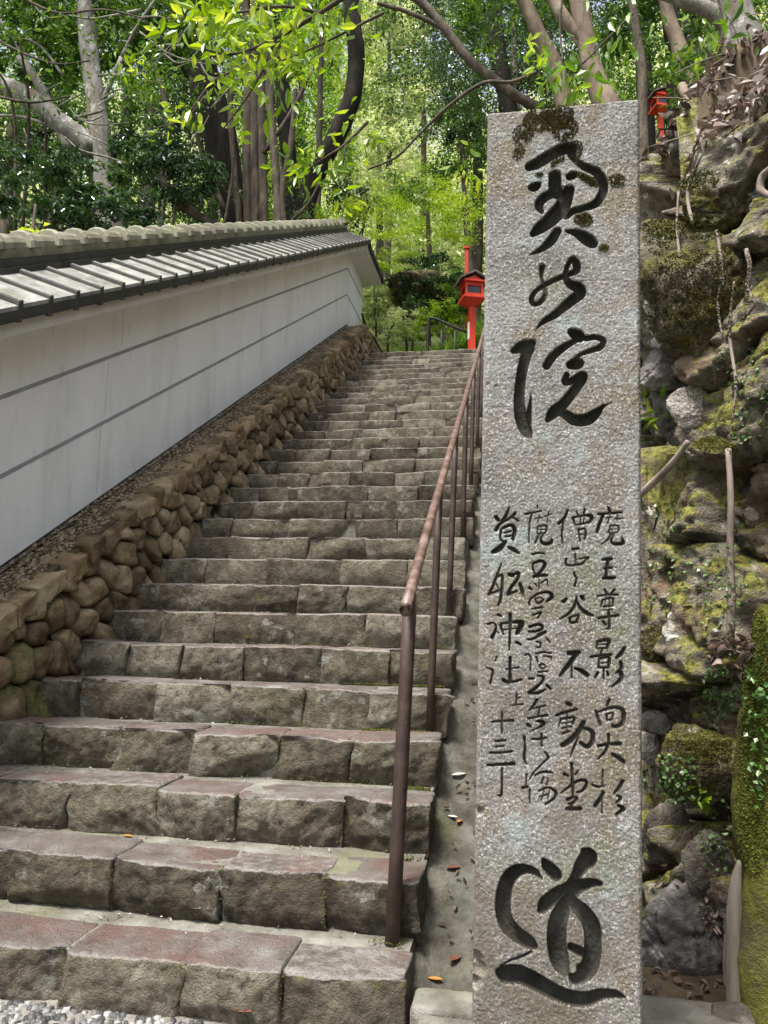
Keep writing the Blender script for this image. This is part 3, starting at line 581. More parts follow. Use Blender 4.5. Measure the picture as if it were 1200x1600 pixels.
# ------------------------------------------------------------------ handrails
hr = thing('handrail', (-0.40, 2.66, RS), 'worn pink-brown pipe handrail on dark posts along the right of the steps', 'handrail')
def rail_z(y): return 1.322 + (y - 2.646) * 0.5466
V, F = tube([(-0.372, 2.68, rail_z(2.68) - 0.012), (-0.371, 2.73, rail_z(2.73)), (-0.37, 5, rail_z(5)), (-0.37, 8, rail_z(8)), (-0.385, 11.95, rail_z(11.95))], [0.0195] * 5, 12, 5)
obj('top_rail', V, F, MAT['rail'], hr)
for k, n in enumerate(range(1, NST + 1, 3)):
    y = CY + (n - 1) * T + 0.288
    top = rail_z(y) - 0.012
    xb = -0.418 if n == 1 else -0.408 if n < 9 else -0.395
    V, F = tube([(xb, y, n * RS - 0.02), (xb * 0.5 - 0.186, y, (n * RS + top) / 2), (-0.372, y, top if n > 1 else top - 0.002)], [0.0255 if n == 1 else 0.0185] * 3, 12, 2)
    obj('post', V, F, MAT['rail_post'], hr)
br = thing('handrail', (-1.2, 13.2, ZL), 'black metal handrail at the head of the steps beside the red lantern', 'handrail')
P = [at(668, 549, 13.2), at(669, 508, 13.2), at(676, 497, 13.2), at(705, 509, 13.25), at(735, 521, 13.3)]
P[0][2] = ZL
V, F = tube(P, [0.024] * 5, 8, 4); obj('top_rail', V, F, MAT['blackrail'], br)
for x, yt in ((690, 503), (711, 511), (736, 521)):
    a = at(x, yt, 13.27); V, F = tube([(a[0], a[1], ZL), tuple(a)], [0.02] * 2, 8, 1); obj('post', V, F, MAT['blackrail'], br)
fr = thing('handrail', at(600, 560, 18), 'thin dark handrail climbing through the bright bank beyond the white wall end', 'handrail')
a, b = at(575, 510, 17.0), at(622, 481, 19.5)
V, F = tube([a, (a + b) / 2, b], [0.022] * 3, 6, 2); obj('top_rail', V, F, MAT['blackrail'], fr)
for q in (a, (a + b) / 2, b): V, F = tube([(q[0], q[1], q[2] - 1.0), tuple(q)], [0.018] * 2, 6, 1); obj('post', V, F, MAT['blackrail'], fr)
V, F = tube([at(565, 490, 12.9), at(574, 515, 12.8), at(585, 530, 12.5), at(598, 552, 12.3)], [0.016, 0.022, 0.02, 0.015], 7, 4, 0.2, 3)
tag(obj('fallen_branch', V, F, MAT['bark_dark']), 'thin dark branch leaning against the end of the white wall', 'branch')

# ------------------------------------------------------------------ red lanterns
def lantern(base, label, sc=1.0, notice=True, hgt=1.1, rot=0.0):
    r = thing('lantern', base, label, 'lantern', 'red post lanterns'); r.rotation_euler = (0, 0, rot); r.scale = (sc,) * 3
    B = np.array(base, float)
    def part(mb, name, m): return mb.build(name, m, r, B)
    mb = MB(); mb.box(B + (-0.062, -0.062, -0.6), B + (0.062, 0.062, hgt)); part(mb, 'post', MAT['red'])
    mb = MB()                                                          # flared tray
    z0, z1, z2 = hgt, hgt + 0.10, hgt + 0.135
    def ring(z, w): return [(B[0] - w, B[1] - w, B[2] + z), (B[0] + w, B[1] - w, B[2] + z), (B[0] + w, B[1] + w, B[2] + z), (B[0] - w, B[1] + w, B[2] + z)]
    V = ring(z0 - 0.02, 0.09) + ring(z1, 0.235) + ring(z2, 0.235) + ring(z2 + 0.02, 0.17)
    mb.add(V, [[3, 2, 1, 0]] + [[k * 4 + i, k * 4 + (i + 1) % 4, k * 4 + 4 + (i + 1) % 4, k * 4 + 4 + i] for k in range(3) for i in range(4)] + [[12, 13, 14, 15]]); part(mb, 'tray', MAT['red'])
    mb = MB(); zb, zt, w = hgt + 0.156, hgt + 0.44, 0.165
    for sx in (-1, 1):
        for sy in (-1, 1): mb.box(B + (sx * w - 0.024, sy * w - 0.024, zb), B + (sx * w + 0.024, sy * w + 0.024, zt))
    for z in (zb + 0.001, zt - 0.075):
        for s in (-1, 1):
            mb.box(B + (-w + 0.025, s * w - 0.02, z), B + (w - 0.025, s * w + 0.02, z + 0.045 + 0.03 * (z > zb + 0.1))); mb.box(B + (s * w - 0.02, -w + 0.025, z), B + (s * w + 0.02, w - 0.025, z + 0.045 + 0.03 * (z > zb + 0.1)))
    fr_ = part(mb, 'frame', MAT['red'])
    for k, (dx, dy) in enumerate(((0, -1), (0, 1), (-1, 0), (1, 0))):
        mb = MB(); lo = B + np.array([dx * (w - 0.012) - (w - 0.03 if dx == 0 else 0.004), dy * (w - 0.012) - (w - 0.03 if dy == 0 else 0.004), zb + 0.046])
        hi = B + np.array([dx * (w - 0.012) + (w - 0.03 if dx == 0 else 0.004), dy * (w - 0.012) + (w - 0.03 if dy == 0 else 0.004), zt - 0.076]); mb.box(lo, hi); mb.build('pane', MAT['dark_glass'], fr_, B)
    mb = MB()                                                          # eave board and gable roof
    mb.box(B + (-0.22, -0.24, zt + 0.001), B + (0.22, 0.24, zt + 0.04)); part(mb, 'eave_board', MAT['red'])
    mb = MB(); e, hh = 0.31, 0.27
    V = [(-e, -hh, zt + 0.03), (0, -hh, zt + 0.19), (e, -hh, zt + 0.03), (-e, -hh, zt + 0.065), (0, -hh, zt + 0.235), (e, -hh, zt + 0.065)]
    V = [B + v for v in V] + [B + (v[0], -v[1], v[2]) for v in V]
    mb.add(V, [[0, 1, 4, 3], [1, 2, 5, 4], [9, 10, 7, 6], [10, 11, 8, 7], [3, 4, 10, 9], [4, 5, 11, 10], [1, 0, 6, 7], [2, 1, 7, 8], [0, 3, 9, 6], [5, 2, 8, 11]]); part(mb, 'roof', MAT['lantern_roof'])
    mb = MB(); mb.add([B + v for v in ((-0.2, -0.2, zt + 0.041), (0.2, -0.2, zt + 0.041), (0, -0.2, zt + 0.14), (-0.2, 0.2, zt + 0.041), (0.2, 0.2, zt + 0.041), (0, 0.2, zt + 0.14))], [[0, 1, 2], [5, 4, 3], [0, 3, 4, 1], [1, 4, 5, 2], [2, 5, 3, 0]]); part(mb, 'gable', MAT['red'])
    if notice:
        mb = MB(); mb.box(B + (-0.074, -0.05, 0.62), B + (-0.0635, 0.05, 0.98)); part(mb, 'notice', MAT['paper'])
    return r
a = at(737, 545, 13.0); lantern((a[0], 13.0, ZL), 'red post lantern with dark panes standing at the head of the steps', 0.86, True, 1.34, math.radians(20))
a = at(1032, 196, 14.0); lantern((a[0], 14.0, a[2] - 0.25), 'small red lantern on the leafy slope above the cliff right of the pillar', 0.66, False, 0.75, math.radians(20))
a = at(729, 428, 15.6); mb = MB(); mb.box((a[0] - .038, 15.562, a[2] - 1.6), (a[0] + .038, 15.638, a[2] + 0.56)); mb.box((a[0] - .055, 15.545, a[2] + 0.565), (a[0] + .055, 15.655, a[2] + 0.61))
tag(mb.build('red_post', MAT['red']), 'slim red post among the leaves above the lantern at the head of the steps', 'post')

# ------------------------------------------------------------------ inscribed granite pillar
YP = 2.2; SC = 280 / 1200.0                                            # strokes are written in enlargements of the stone, five of them
PTL, PTR = np.array([-0.085, 2.796]), np.array([0.367, 2.798]); BL, BR = np.array([-0.127, 0.186]), np.array([0.308, 0.23])
PBL, PBR = PTL + (BL - PTL) * 1.075, PTR + (BR - PTR) * 1.09
S = {}
S['A', 740, 140] = [
 [[375,515,66],[430,490,84],[520,435,84],[600,395,88],[650,390,84]], [[655,385,80],[662,440,58],[690,478,46],[740,512,56],[820,548,64],[865,610,64],[868,680,60],[820,760,58],[740,790,50],[660,815,52],[622,842,56]],
 [[385,655,46],[412,648,68],[450,622,14]], [[646,582,56],[668,570,58]], [[545,575,86],[546,640,90],[562,690,92]], [[640,668,74],[600,770,104],[525,860,104],[445,925,84],[398,965,44]],
 [[530,690,70],[465,728,66],[438,775,58],[458,818,30]], [[562,945,56],[520,1010,66],[450,1070,42],[378,1104,8]], [[620,945,20],[690,958,58],[760,1000,88],[798,1030,70]]]
S['A2', 740, 140] = [[[460,1185,40],[455,1215,34],[456,1260,24],[470,1310,24],[480,1360,28],[468,1400,36],[430,1432,36],[395,1428,38],[392,1385,34],[430,1338,32],[500,1295,38],[580,1258,36],[640,1236,34],[688,1212,48],[690,1170,54],[664,1130,36],[640,1160,32],[620,1210,34],[618,1262,40],[645,1300,58],[700,1325,78],[715,1365,74],[660,1410,70],[600,1460,60],[540,1510,52],[480,1545,40],[440,1580,20],[415,1613,5]]]
S['B', 740, 480] = [
 [[268,290,44],[330,262,82],[388,240,60]], [[372,280,74],[350,330,72],[325,430,70],[310,540,70],[306,640,72],[320,740,84],[350,820,82],[376,862,36]], [[362,770,56],[374,690,32],[386,575,6]],
 [[658,165,56],[700,190,84],[714,214,44]], [[680,225,38],[600,270,52],[530,330,58],[490,392,54]], [[752,207,42],[820,200,38],[868,220,38],[856,262,42],[800,285,38],[720,315,28],[684,345,30]],
 [[648,385,56],[690,376,84],[718,372,46]], [[625,450,36],[616,498,50],[660,492,50],[730,460,66],[702,520,66],[650,590,66],[600,650,70],[540,700,76],[496,756,34]], [[562,690,48],[620,720,62],[680,755,76],[760,750,82],[820,712,60],[870,662,22],[925,640,4]]]
S['E', 720, 1280] = [
 [[505,372,14],[460,330,42],[400,316,56],[340,332,74],[292,390,82],[268,480,88],[264,580,88],[290,660,92],[350,722,88],[420,770,78],[456,796,44]], [[440,830,16],[380,860,13],[310,885,11],[245,918,7]],
 [[245,962,52],[290,976,104],[370,976,104],[470,1022,100],[580,1082,92],[680,1120,88],[780,1130,82],[880,1100,62],[960,1096,48],[1020,1114,16]],
 [[516,256,22],[545,300,66],[590,345,72],[604,374,32]], [[768,196,26],[800,240,96],[760,290,82],[725,350,58],[680,420,58],[600,470,72],[532,530,76],[502,574,42]], [[700,452,76],[760,416,66],[830,400,48],[868,405,32]],
 [[690,480,48],[640,560,86],[606,660,104],[600,780,108],[620,890,104],[648,955,56]], [[690,520,76],[770,590,88],[820,680,96],[828,800,96],[808,920,94],[760,985,80],[712,1008,54],[690,982,32]], [[690,800,44],[750,830,54],[788,852,44]], [[742,932,36],[780,902,36]]]
# small columns, right to left, each character its own list
SM = [
 ('C',[[[905,145,20],[915,175,22]],[[838,186,18],[915,180,18],[990,174,16]],[[870,190,20],[845,250,22],[828,306,22]],[[890,212,10],[932,206,10]],[[912,195,10],[898,250,10]],[[945,218,10],[1005,214,10]],[[962,190,10],[960,245,10]],[[915,265,12],[905,310,12]],[[915,265,12],[965,262,12],[965,305,12],[912,312,10]],[[912,288,9],[965,285,9]],[[936,265,9],[935,308,9]],[[922,315,14],[900,355,14],[855,390,9]],[[940,320,14],[922,365,18],[945,385,24],[1000,380,26],[992,340,9]]]),
 ('C',[[[870,490,22],[922,485,24]],[[882,550,22],[922,545,20]],[[902,490,26],[892,560,22],[886,610,22]],[[872,615,24],[942,612,24]]]),
 ('C',[[[878,690,16],[892,720,16]],[[945,690,14],[920,718,14]],[[830,736,14],[900,725,14],[965,726,18]],[[865,760,14],[855,802,14]],[[865,760,14],[930,750,16],[936,792,14]],[[890,742,10],[880,790,10]],[[910,742,10],[910,790,10]],[[870,806,14],[930,800,14]],[[872,830,10],[928,825,10]],[[838,882,20],[970,864,20]],[[905,842,18],[912,940,20],[890,956,12]],[[868,905,20],[884,926,18]]]),
 ('C',[[[830,1040,16],[825,1084,14]],[[830,1040,20],[905,1030,28],[895,1082,22]],[[838,1060,10],[892,1058,10]],[[832,1086,14],[892,1082,14]],[[785,1142,18],[840,1135,20],[920,1128,20]],[[860,1095,16],[852,1128,14]],[[842,1156,14],[836,1214,16]],[[842,1154,18],[905,1146,24],[905,1210,20]],[[842,1184,10],[902,1180,10]],[[840,1214,14],[900,1212,14]],[[872,1218,16],[872,1284,16]],[[832,1248,20],[814,1280,16]],[[896,1244,18],[902,1264,18]],[[1012,1082,22],[985,1124,28],[955,1150,16]],[[985,1178,24],[990,1218,24],[955,1250,14]],[[985,1244,30],[990,1288,28],[928,1340,13]]]),
 ('D',[[[910,400,20],[895,440,18]],[[820,475,18],[835,530,22],[850,572,18]],[[840,482,14],[920,455,22],[985,460,28],[1006,500,32],[995,560,30],[940,580,24],[928,562,10]],[[888,500,14],[895,538,14]],[[888,498,12],[930,490,14],[926,530,14],[898,538,12]]]),
 ('D',[[[835,710,20],[900,700,20],[980,695,28]],[[905,635,22],[905,690,20],[880,750,18],[828,802,10]],[[930,765,20],[970,790,30],[1005,816,28]]]),
 ('D',[[[865,868,12],[864,930,12],[864,985,12]],[[795,970,16],[830,985,18],[872,980,10]],[[870,1022,20],[845,1070,28],[815,1112,24]],[[862,1010,10],[860,1160,12]],[[1000,945,24],[975,990,24],[942,1028,14]],[[960,1040,12],[985,1060,22],[955,1092,12]],[[970,1110,20],[1002,1132,28],[955,1170,16]]]),
 ('C',[[[630,160,16],[610,210,20],[570,250,20]],[[600,240,16],[592,310,16],[595,378,14]],[[690,168,12],[702,196,10]],[[746,155,16],[735,192,12]],[[665,215,16],[680,258,14]],[[665,210,16],[740,195,16],[788,200,28],[780,235,20],[690,260,10]],[[716,202,10],[716,250,10]],[[742,200,10],[736,246,10]],[[700,290,12],[715,366,14]],[[700,290,14],[745,285,14],[750,330,18],[742,352,13]],[[708,320,10],[748,318,9]]]),
 ('C',[[[665,420,18],[698,418,20]],[[622,485,16],[618,515,18],[640,530,18],[720,520,18],[742,504,13]],[[680,455,14],[685,522,14]],[[690,490,10],[768,476,16],[740,502,11]]]),
 ('C',[[[674,580,16],[682,606,16]],[[690,610,14],[685,640,16],[678,666,18]]]),
 ('C',[[[602,772,24],[622,754,20]],[[725,740,28],[736,756,24]],[[690,740,14],[680,790,20],[640,850,20],[575,890,9]],[[690,770,18],[720,820,25],[760,850,28],[800,866,16]],[[645,880,20],[650,912,18],[690,908,20]],[[650,876,14],[702,864,18],[692,902,18]]]),
 ('D',[[[640,90,32],[680,85,34],[706,84,28]],[[690,92,34],[650,150,32],[610,200,28],[578,242,16]],[[656,170,14],[658,252,14]],[[680,190,18],[720,206,30],[762,236,32]]]),
 ('D',[[[630,428,30],[650,436,28]],[[555,505,18],[600,490,20],[690,465,20]],[[585,530,14],[570,582,9]],[[588,530,14],[670,520,18],[665,562,16]],[[588,560,10],[662,550,10]],[[592,592,12],[662,580,12]],[[625,500,10],[625,622,10]],[[598,626,16],[642,614,13]],[[738,552,30],[700,620,35],[650,670,38],[598,706,34]],[[690,604,18],[750,594,24],[795,620,30],[796,680,32],[760,715,32],[718,690,24]],[[702,652,18],[672,720,16],[650,782,9]]]),
 ('D',[[[657,830,22],[660,900,20],[665,1000,22],[668,1050,16]],[[610,900,24],[632,912,16]],[[700,878,12],[680,902,10]],[[585,1025,13],[620,1000,16],[690,950,20],[745,942,22],[756,970,22],[730,1010,18],[690,1020,13]],[[630,1070,24],[660,1058,18],[692,1060,20],[670,1090,18],[638,1100,16]],[[625,1132,20],[660,1112,18]],[[648,1136,26],[714,1130,28]]]),
 ('C',[[[428,130,12],[430,152,9]],[[345,185,16],[390,178,16],[450,165,13]],[[390,185,14],[375,250,16],[370,372,13]],[[412,216,10],[462,208,10]],[[442,195,10],[430,246,10]],[[478,202,10],[526,182,10]],[[505,170,10],[494,246,10]],[[430,270,12],[426,312,10]],[[430,270,12],[485,262,14],[480,310,14],[428,314,10]],[[430,292,9],[482,288,9]],[[455,268,9],[452,310,9]],[[440,320,13],[414,376,13]],[[465,320,16],[450,360,18],[475,385,26],[520,376,24],[522,350,9]]]),
 ('C',[[[394,456,16],[430,446,14],[472,450,14]],[[396,520,16],[400,560,16],[420,600,14]],[[400,515,16],[450,500,22],[478,522,25],[455,565,20],[420,600,18]],[[402,606,20],[460,596,24],[492,595,20]]]),
 ('C',[[[440,625,10],[440,692,10]],[[408,650,12],[426,672,10]],[[450,650,10],[490,625,12],[496,662,12]],[[375,680,22],[392,692,13]],[[374,792,16],[380,760,14],[430,720,16],[500,710,22],[526,740,28],[488,772,13]],[[410,750,11],[430,782,13],[465,762,13],[448,746,10],[412,752,10]],[[394,820,12],[462,810,14]]]),
 ('C',[[[398,862,14],[452,845,14],[428,882,13]],[[376,940,20],[440,925,22],[462,950,20],[420,970,18],[370,972,16]],[[430,990,13],[480,976,20],[400,1020,18],[364,1026,14]],[[418,1040,12],[450,1050,14],[440,1080,14],[418,1074,10]],[[490,1020,12],[512,1046,12]]]),
 ('D',[[[345,105,10],[366,94,13],[386,126,10]],[[385,130,12],[380,206,12]],[[420,92,13],[470,82,14],[522,90,13]],[[420,115,15],[430,146,14]],[[470,108,10],[516,115,14],[522,132,10]],[[440,172,13],[460,160,14],[482,180,12],[460,192,11],[442,180,9]]]),
 ('D',[[[434,216,15],[492,210,12]],[[374,260,20],[402,258,15]],[[430,240,15],[470,250,18],[452,290,18],[400,335,22],[370,356,18],[430,356,22],[482,330,11]],[[488,300,14],[512,326,20]]]),
 ('D',[[[426,400,18],[400,440,18],[374,472,11]],[[400,460,12],[482,440,14]],[[440,455,12],[435,512,12]],[[364,526,15],[430,515,14],[492,505,18]],[[364,570,26],[378,580,18]],[[420,545,12],[460,550,28],[466,570,24],[420,595,10],[380,616,8]]]),
 ('D',[[[340,650,20],[345,720,18],[340,790,20],[352,832,13]],[[394,665,17],[440,665,16],[486,655,14]],[[455,630,14],[455,710,14]],[[480,750,14],[500,790,18],[480,810,12],[440,850,12],[395,900,10],[370,942,8]]]),
 ('D',[[[328,990,18],[362,985,17]],[[355,900,12],[352,972,12]],[[375,1000,13],[376,1096,12]],[[414,906,12],[460,885,16],[500,885,20],[532,890,8]],[[470,920,12],[455,962,12]],[[500,930,10],[490,970,10]],[[438,1012,13],[500,990,16],[550,1020,20],[540,1060,18],[480,1102,13]],[[440,1052,10],[492,1036,12]],[[472,1010,10],[450,1090,10]],[[512,1006,10],[496,1060,10]]]),
 ('C',[[[240,140,13],[215,200,25],[184,236,13]],[[150,205,28],[166,226,26]],[[280,180,20],[240,215,16],[180,250,20],[150,292,24]],[[260,205,16],[302,232,15]],[[185,290,16],[180,350,18],[202,370,15]],[[195,280,18],[250,260,25],[275,290,30],[264,352,26]],[[204,312,14],[252,300,14]],[[214,336,15],[252,330,14]],[[215,370,22],[180,410,40],[140,435,34],[122,442,16]],[[234,408,20],[270,425,30],[300,446,20]]]),
 ('C',[[[185,520,12],[160,590,18],[125,680,22],[100,722,14]],[[140,622,13],[190,595,20],[190,680,22],[180,760,25],[165,796,14]],[[150,650,12],[166,682,12]],[[98,726,16],[150,705,16],[192,690,11]],[[240,590,28],[262,596,28]],[[265,590,16],[300,580,25],[295,620,22],[250,680,25],[235,722,28]],[[235,722,28],[292,700,14]],[[310,650,20],[326,700,30],[332,730,18]]]),
 ('C',[[[165,860,20],[186,870,13]],[[98,922,16],[135,915,14],[150,950,16],[125,1012,26]],[[150,960,12],[166,982,10]],[[245,855,25],[245,950,22],[240,1092,14]],[[180,930,20],[200,992,13]],[[185,920,17],[260,910,20],[320,915,38],[300,970,34],[284,992,14]],[[200,960,12],[292,950,12]],[[288,1045,20],[316,1060,17]]]),
 ('D',[[[155,112,12],[145,142,12]],[[88,186,12],[125,200,16],[130,226,13]],[[130,200,12],[114,288,18]],[[245,120,24],[245,280,24]],[[218,196,12],[302,185,13]],[[200,270,28],[240,285,20],[322,265,18]]]),
 ('D',[[[290,365,12],[285,420,12]],[[248,440,10],[335,430,12]],[[290,392,10],[316,385,10]]]),
 ('D',[[[125,550,14],[180,545,16],[265,540,20]],[[190,485,15],[190,622,15]]]),
 ('D',[[[148,680,15],[212,672,16]],[[148,716,13],[202,710,14]],[[114,756,17],[190,755,16],[256,745,18]]]),
 ('D',[[[95,838,18],[180,835,22],[270,830,25]],[[190,860,16],[188,1030,18],[164,1040,12]]])]
ORG = {'C': (740, 760), 'D': (740, 1000)}
chars = [(k[1], k[2], 300 / 1200 if k[0] == 'E' else SC, st, 0.032) for k, st in S.items()] + [(*ORG[k], SC, st, 0.013) for k, st in SM]
CS = 0.0021
nu, nv = int(0.45 / CS), int(2.81 / CS)
U, Vv = np.meshgrid(np.linspace(0, 1, nu), np.linspace(0, 1, nv), indexing='ij')
Lx = PTL[None, None, :] + (PBL - PTL) * Vv[..., None]; Rx = PTR[None, None, :] + (PBR - PTR) * Vv[..., None]
XZ = Lx + (Rx - Lx) * U[..., None]
near_ = np.full((nu, nv), -9.0); dep = np.zeros((nu, nv)); cid = np.full((nu, nv), -1, np.int32)
def stamp(x, z, r, dm, k):
    v = (PTL[1] - z) / (PTL[1] - PBL[1]); lx = PTL[0] + (PBL[0] - PTL[0]) * v; w = (PTR[0] - PTL[0]) + ((PBR - PBL)[0] - (PTR - PTL)[0]) * v
    i, j = (x - lx) / w * (nu - 1), v * (nv - 1); m = int((r + 0.006) / CS) + 3
    i0, i1, j0, j1 = max(0, int(i) - m), min(nu, int(i) + m), max(0, int(j) - m), min(nv, int(j) + m)
    if i0 >= i1 or j0 >= j1: return
    d = r - np.hypot(XZ[i0:i1, j0:j1, 0] - x, XZ[i0:i1, j0:j1, 1] - z)
    sub = near_[i0:i1, j0:j1]; b = d > sub; sub[b] = d[b]
    D = np.clip((d + 0.0012) / 0.0046, 0, 1) * min(dm, 0.005 + r * 1.4) * (0.86 + 0.14 * np.clip(d / r, 0, 1))
    s2 = dep[i0:i1, j0:j1]; b = D > s2; s2[b] = D[b]; cid[i0:i1, j0:j1][b & (d > 0.0008)] = k
for k, (ox, oy, sc, strokes, dm) in enumerate(chars):
    for st in strokes:
        P = crom(np.array(st, float), 14)
        if dm < 0.02: P[:, 2] *= 0.92
        for x, y, w in P:
            q = at(ox + x * sc, oy + y * sc, YP); stamp(q[0], q[2], max(w * sc * 0.5 * YP / 1200 * 1.0, 0.0016), dm, k)
# weathering: pitted dressed face, chipped arrises
FP = np.column_stack([XZ[..., 0].ravel(), np.full(nu * nv, YP), XZ[..., 1].ravel()])
pit = (fbm(FP, 210, 2, 31) * 0.0017 + fbm(FP, 80, 3, 41) * 0.0010 + fbm(FP, 9, 3, 51) * 0.002).reshape(nu, nv)
edge_d = np.minimum(np.minimum(U, 1 - U) * 0.45, Vv * 2.8)
rag = (fbm(FP, 16, 4, 61)).reshape(nu, nv)
er = np.clip(1 - edge_d / (0.012 + 0.008 * rag), 0, 1) ** 2 * 0.012
for (px, py, r, dd) in ((738, 1263, 0.016, 0.03), (748, 1268, 0.012, 0.02), (737, 1500, 0.022, 0.03), (746, 1512, 0.018, 0.025), (740, 1535, 0.016, 0.02), (762, 600, 0.006, 0.004), (775, 603, 0.005, 0.004)):
    q = at(px, py, YP); dd_ = np.hypot(XZ[..., 0] - q[0], XZ[..., 1] - q[2]); er = np.maximum(er, np.clip(1.4 - dd_ / r + rag * 0.6, 0, 1) * dd)
Yd = YP + dep + pit + er
PV = np.stack([XZ[..., 0], Yd, XZ[..., 1]], -1).reshape(-1, 3)
i, j = np.meshgrid(np.arange(nu - 1), np.arange(nv - 1), indexing='ij'); a_ = i * nv + j
Q = np.stack([a_, a_ + 1, a_ + nv + 1, a_ + nv], -1).reshape(-1, 4)
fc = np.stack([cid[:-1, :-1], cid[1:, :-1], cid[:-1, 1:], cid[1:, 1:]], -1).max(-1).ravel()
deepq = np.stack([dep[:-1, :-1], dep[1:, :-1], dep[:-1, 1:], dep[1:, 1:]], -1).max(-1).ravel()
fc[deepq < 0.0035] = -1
pil = thing('stone_pillar', ((PBL[0] + PBR[0]) / 2, YP + 0.14, -0.02), 'tall weathered granite marker pillar carved with large brush-style characters', 'stone pillar')
def submesh(name, sel, m):
    q = Q[sel]; u, inv = np.unique(q, return_inverse=True); return obj(name, PV[u], inv.reshape(-1, 4), m, pil, WO[pil.name], True)
submesh('carved_face', fc < 0, MAT['granite'])
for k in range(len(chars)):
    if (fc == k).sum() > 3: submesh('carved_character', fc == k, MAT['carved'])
# sides, top, back: coarse strips that start on the face's own edge vertices
PF = PV.reshape(nu, nv, 3); TH = 0.27
mb = MB()
loop = np.concatenate([PF[0, ::-1][::6], PF[0:1, 0], PF[:, 0][::6], PF[-1:, 0], PF[-1, :][::6], PF[-1:, -1]])
n = len(loop); rings = [loop]
for t in (0.25, 0.5, 0.75, 1.0):
    R_ = loop.copy(); R_[:, 1] = YP + 0.012 + t * TH; nz = fbm(R_, 14, 3, 71); R_[:, 0] += nz * 0.004; R_[:, 2] += nz * 0.004; rings.append(R_)
V = np.vstack(rings); F = [[r * n + i, r * n + i + 1, (r + 1) * n + i + 1, (r + 1) * n + i] for r in range(4) for i in range(n - 1)] + [[4 * n + i for i in range(n)][::-1]]
obj('pillar_body', V, F, MAT['granite'], pil, WO[pil.name], True)
# moss growing on the face
V = []; F = []
def tuft(x, z, y, s):
    n = len(V); d = rng.normal(0, 1, 3) * s; p = np.array([x, y, z]); q = p + np.array([0, -s * rng.uniform(0.4, 1.1), 0]) + d * 0.5
    V.extend([p + np.array([s, 0, 0]) * rng.uniform(.4, 1), p + np.array([-s * .5, 0, s]) * rng.uniform(.4, 1), p + np.array([-s * .5, 0, -s]) * rng.uniform(.4, 1), q]); F.extend([[n, n + 1, n + 3], [n + 1, n + 2, n + 3], [n + 2, n, n + 3]])
def depth_at(x, z):
    v = (PTL[1] - z) / (PTL[1] - PBL[1]); lx = PTL[0] + (PBL[0] - PTL[0]) * v; w = (PTR[0] - PTL[0]) + ((PBR - PBL)[0] - (PTR - PTL)[0]) * v
    i, j = int(round((x - lx) / w * (nu - 1))), int(round(v * (nv - 1))); return Yd[min(max(i, 0), nu - 1), min(max(j, 0), nv - 1)]
for cx, cy, rx, ry, n_, th in ((500, 185, 175, 95, 1500, -0.25), (610, 260, 90, 90, 700, 0.3), (330, 300, 75, 70, 320, -0.7), (300, 420, 40, 60, 120, 0.4), (745, 590, 85, 26, 320, 0.45), (800, 620, 60, 30, 200, 0.6), (960, 610, 60, 50, 220, 0), (735, 870, 65, 50, 420, 0.2), (870, 1060, 36, 28, 110, 0), (560, 480, 60, 22, 120, -0.6), (440, 570, 26, 18, 60, 0), (690, 400, 40, 60, 160, 0)):
    for q in range(int(n_ * 1.9)):
        r_, a2 = rng.random() ** 0.65, rng.uniform(0, 6.283); dx, dy = rx * r_ * math.cos(a2), ry * r_ * math.sin(a2)
        p = at(740 + (cx + dx * math.cos(th) - dy * math.sin(th)) * SC, 140 + (cy + dx * math.sin(th) + dy * math.cos(th)) * SC, YP)
        if vnoise(np.array([[p[0] * 45, 3.3, p[2] * 45]]), 5)[0] < -0.5: continue
        tuft(p[0], p[2], depth_at(p[0], p[2]), rng.uniform(0.0018, 0.0038))
tag(obj('moss', V, F, MAT['moss'], pil, WO[pil.name], False), kind='stuff')

# ------------------------------------------------------------------ rock bank on the right
NB = np.array([-0.907, -0.42]); PA = np.array([0.55, 3.6]); LEAN = 0.08
def cliff_hit(x, y, off=0.0):
    d = (x - 600) * RI - (y - 800) * UP + 1200 * FW
    # NB.(P-PA) = off - LEAN*z
    k = (off - LEAN * CAM[2] - NB @ (CAM[:2] - PA)) / (NB @ d[:2] + LEAN * d[2])
    return CAM + d * k
HOLES = ((1018, 325, 38, .35), (1025, 660, 42, .4), (1160, 790, 26, .3), (1120, 745, 30, .25), (1110, 1300, 34, .3), (1020, 1085, 26, .25), (1080, 560, 20, .085), (1130, 340, 26, .2), (1010, 1400, 30, .2), (1150, 1330, 30, .3), (1060, 905, 22, .15))
CN = np.array([NB[0], NB[1], 0.08]); CN /= np.linalg.norm(CN)
CT = np.array([-0.42, 0.907, 0.0])                                    # along the bank, away from the camera
path = np.array([(3.3, -2.6), (1.85, 0.8), (1.2, 2.2), (0.87, 2.9), (0.55, 3.6), (0.44, 4.6), (0.42, 6.5), (0.42, 9), (0.42, 12.6)])
pp = crom(np.column_stack([path, np.zeros(len(path))]), 40)[:, :2]
sl = np.concatenate([[0], np.cumsum(np.linalg.norm(np.diff(pp, axis=0), axis=1))])
i_a = np.argmin(np.abs(pp[:, 1] - 1.6)); i_b = np.argmin(np.abs(pp[:, 1] - 4.9))
ss = np.unique(np.concatenate([np.linspace(0, sl[i_a], 40), np.arange(sl[i_a], sl[i_b], 0.011), np.linspace(sl[i_b], sl[-1], 110)]))
bp_ = np.column_stack([np.interp(ss, sl, pp[:, 0]), np.interp(ss, sl, pp[:, 1])])
tn = np.gradient(bp_, axis=0); tn /= np.linalg.norm(tn, axis=1)[:, None]; kern = 25
nrm = np.column_stack([-tn[:, 1], tn[:, 0]])                          # towards the steps
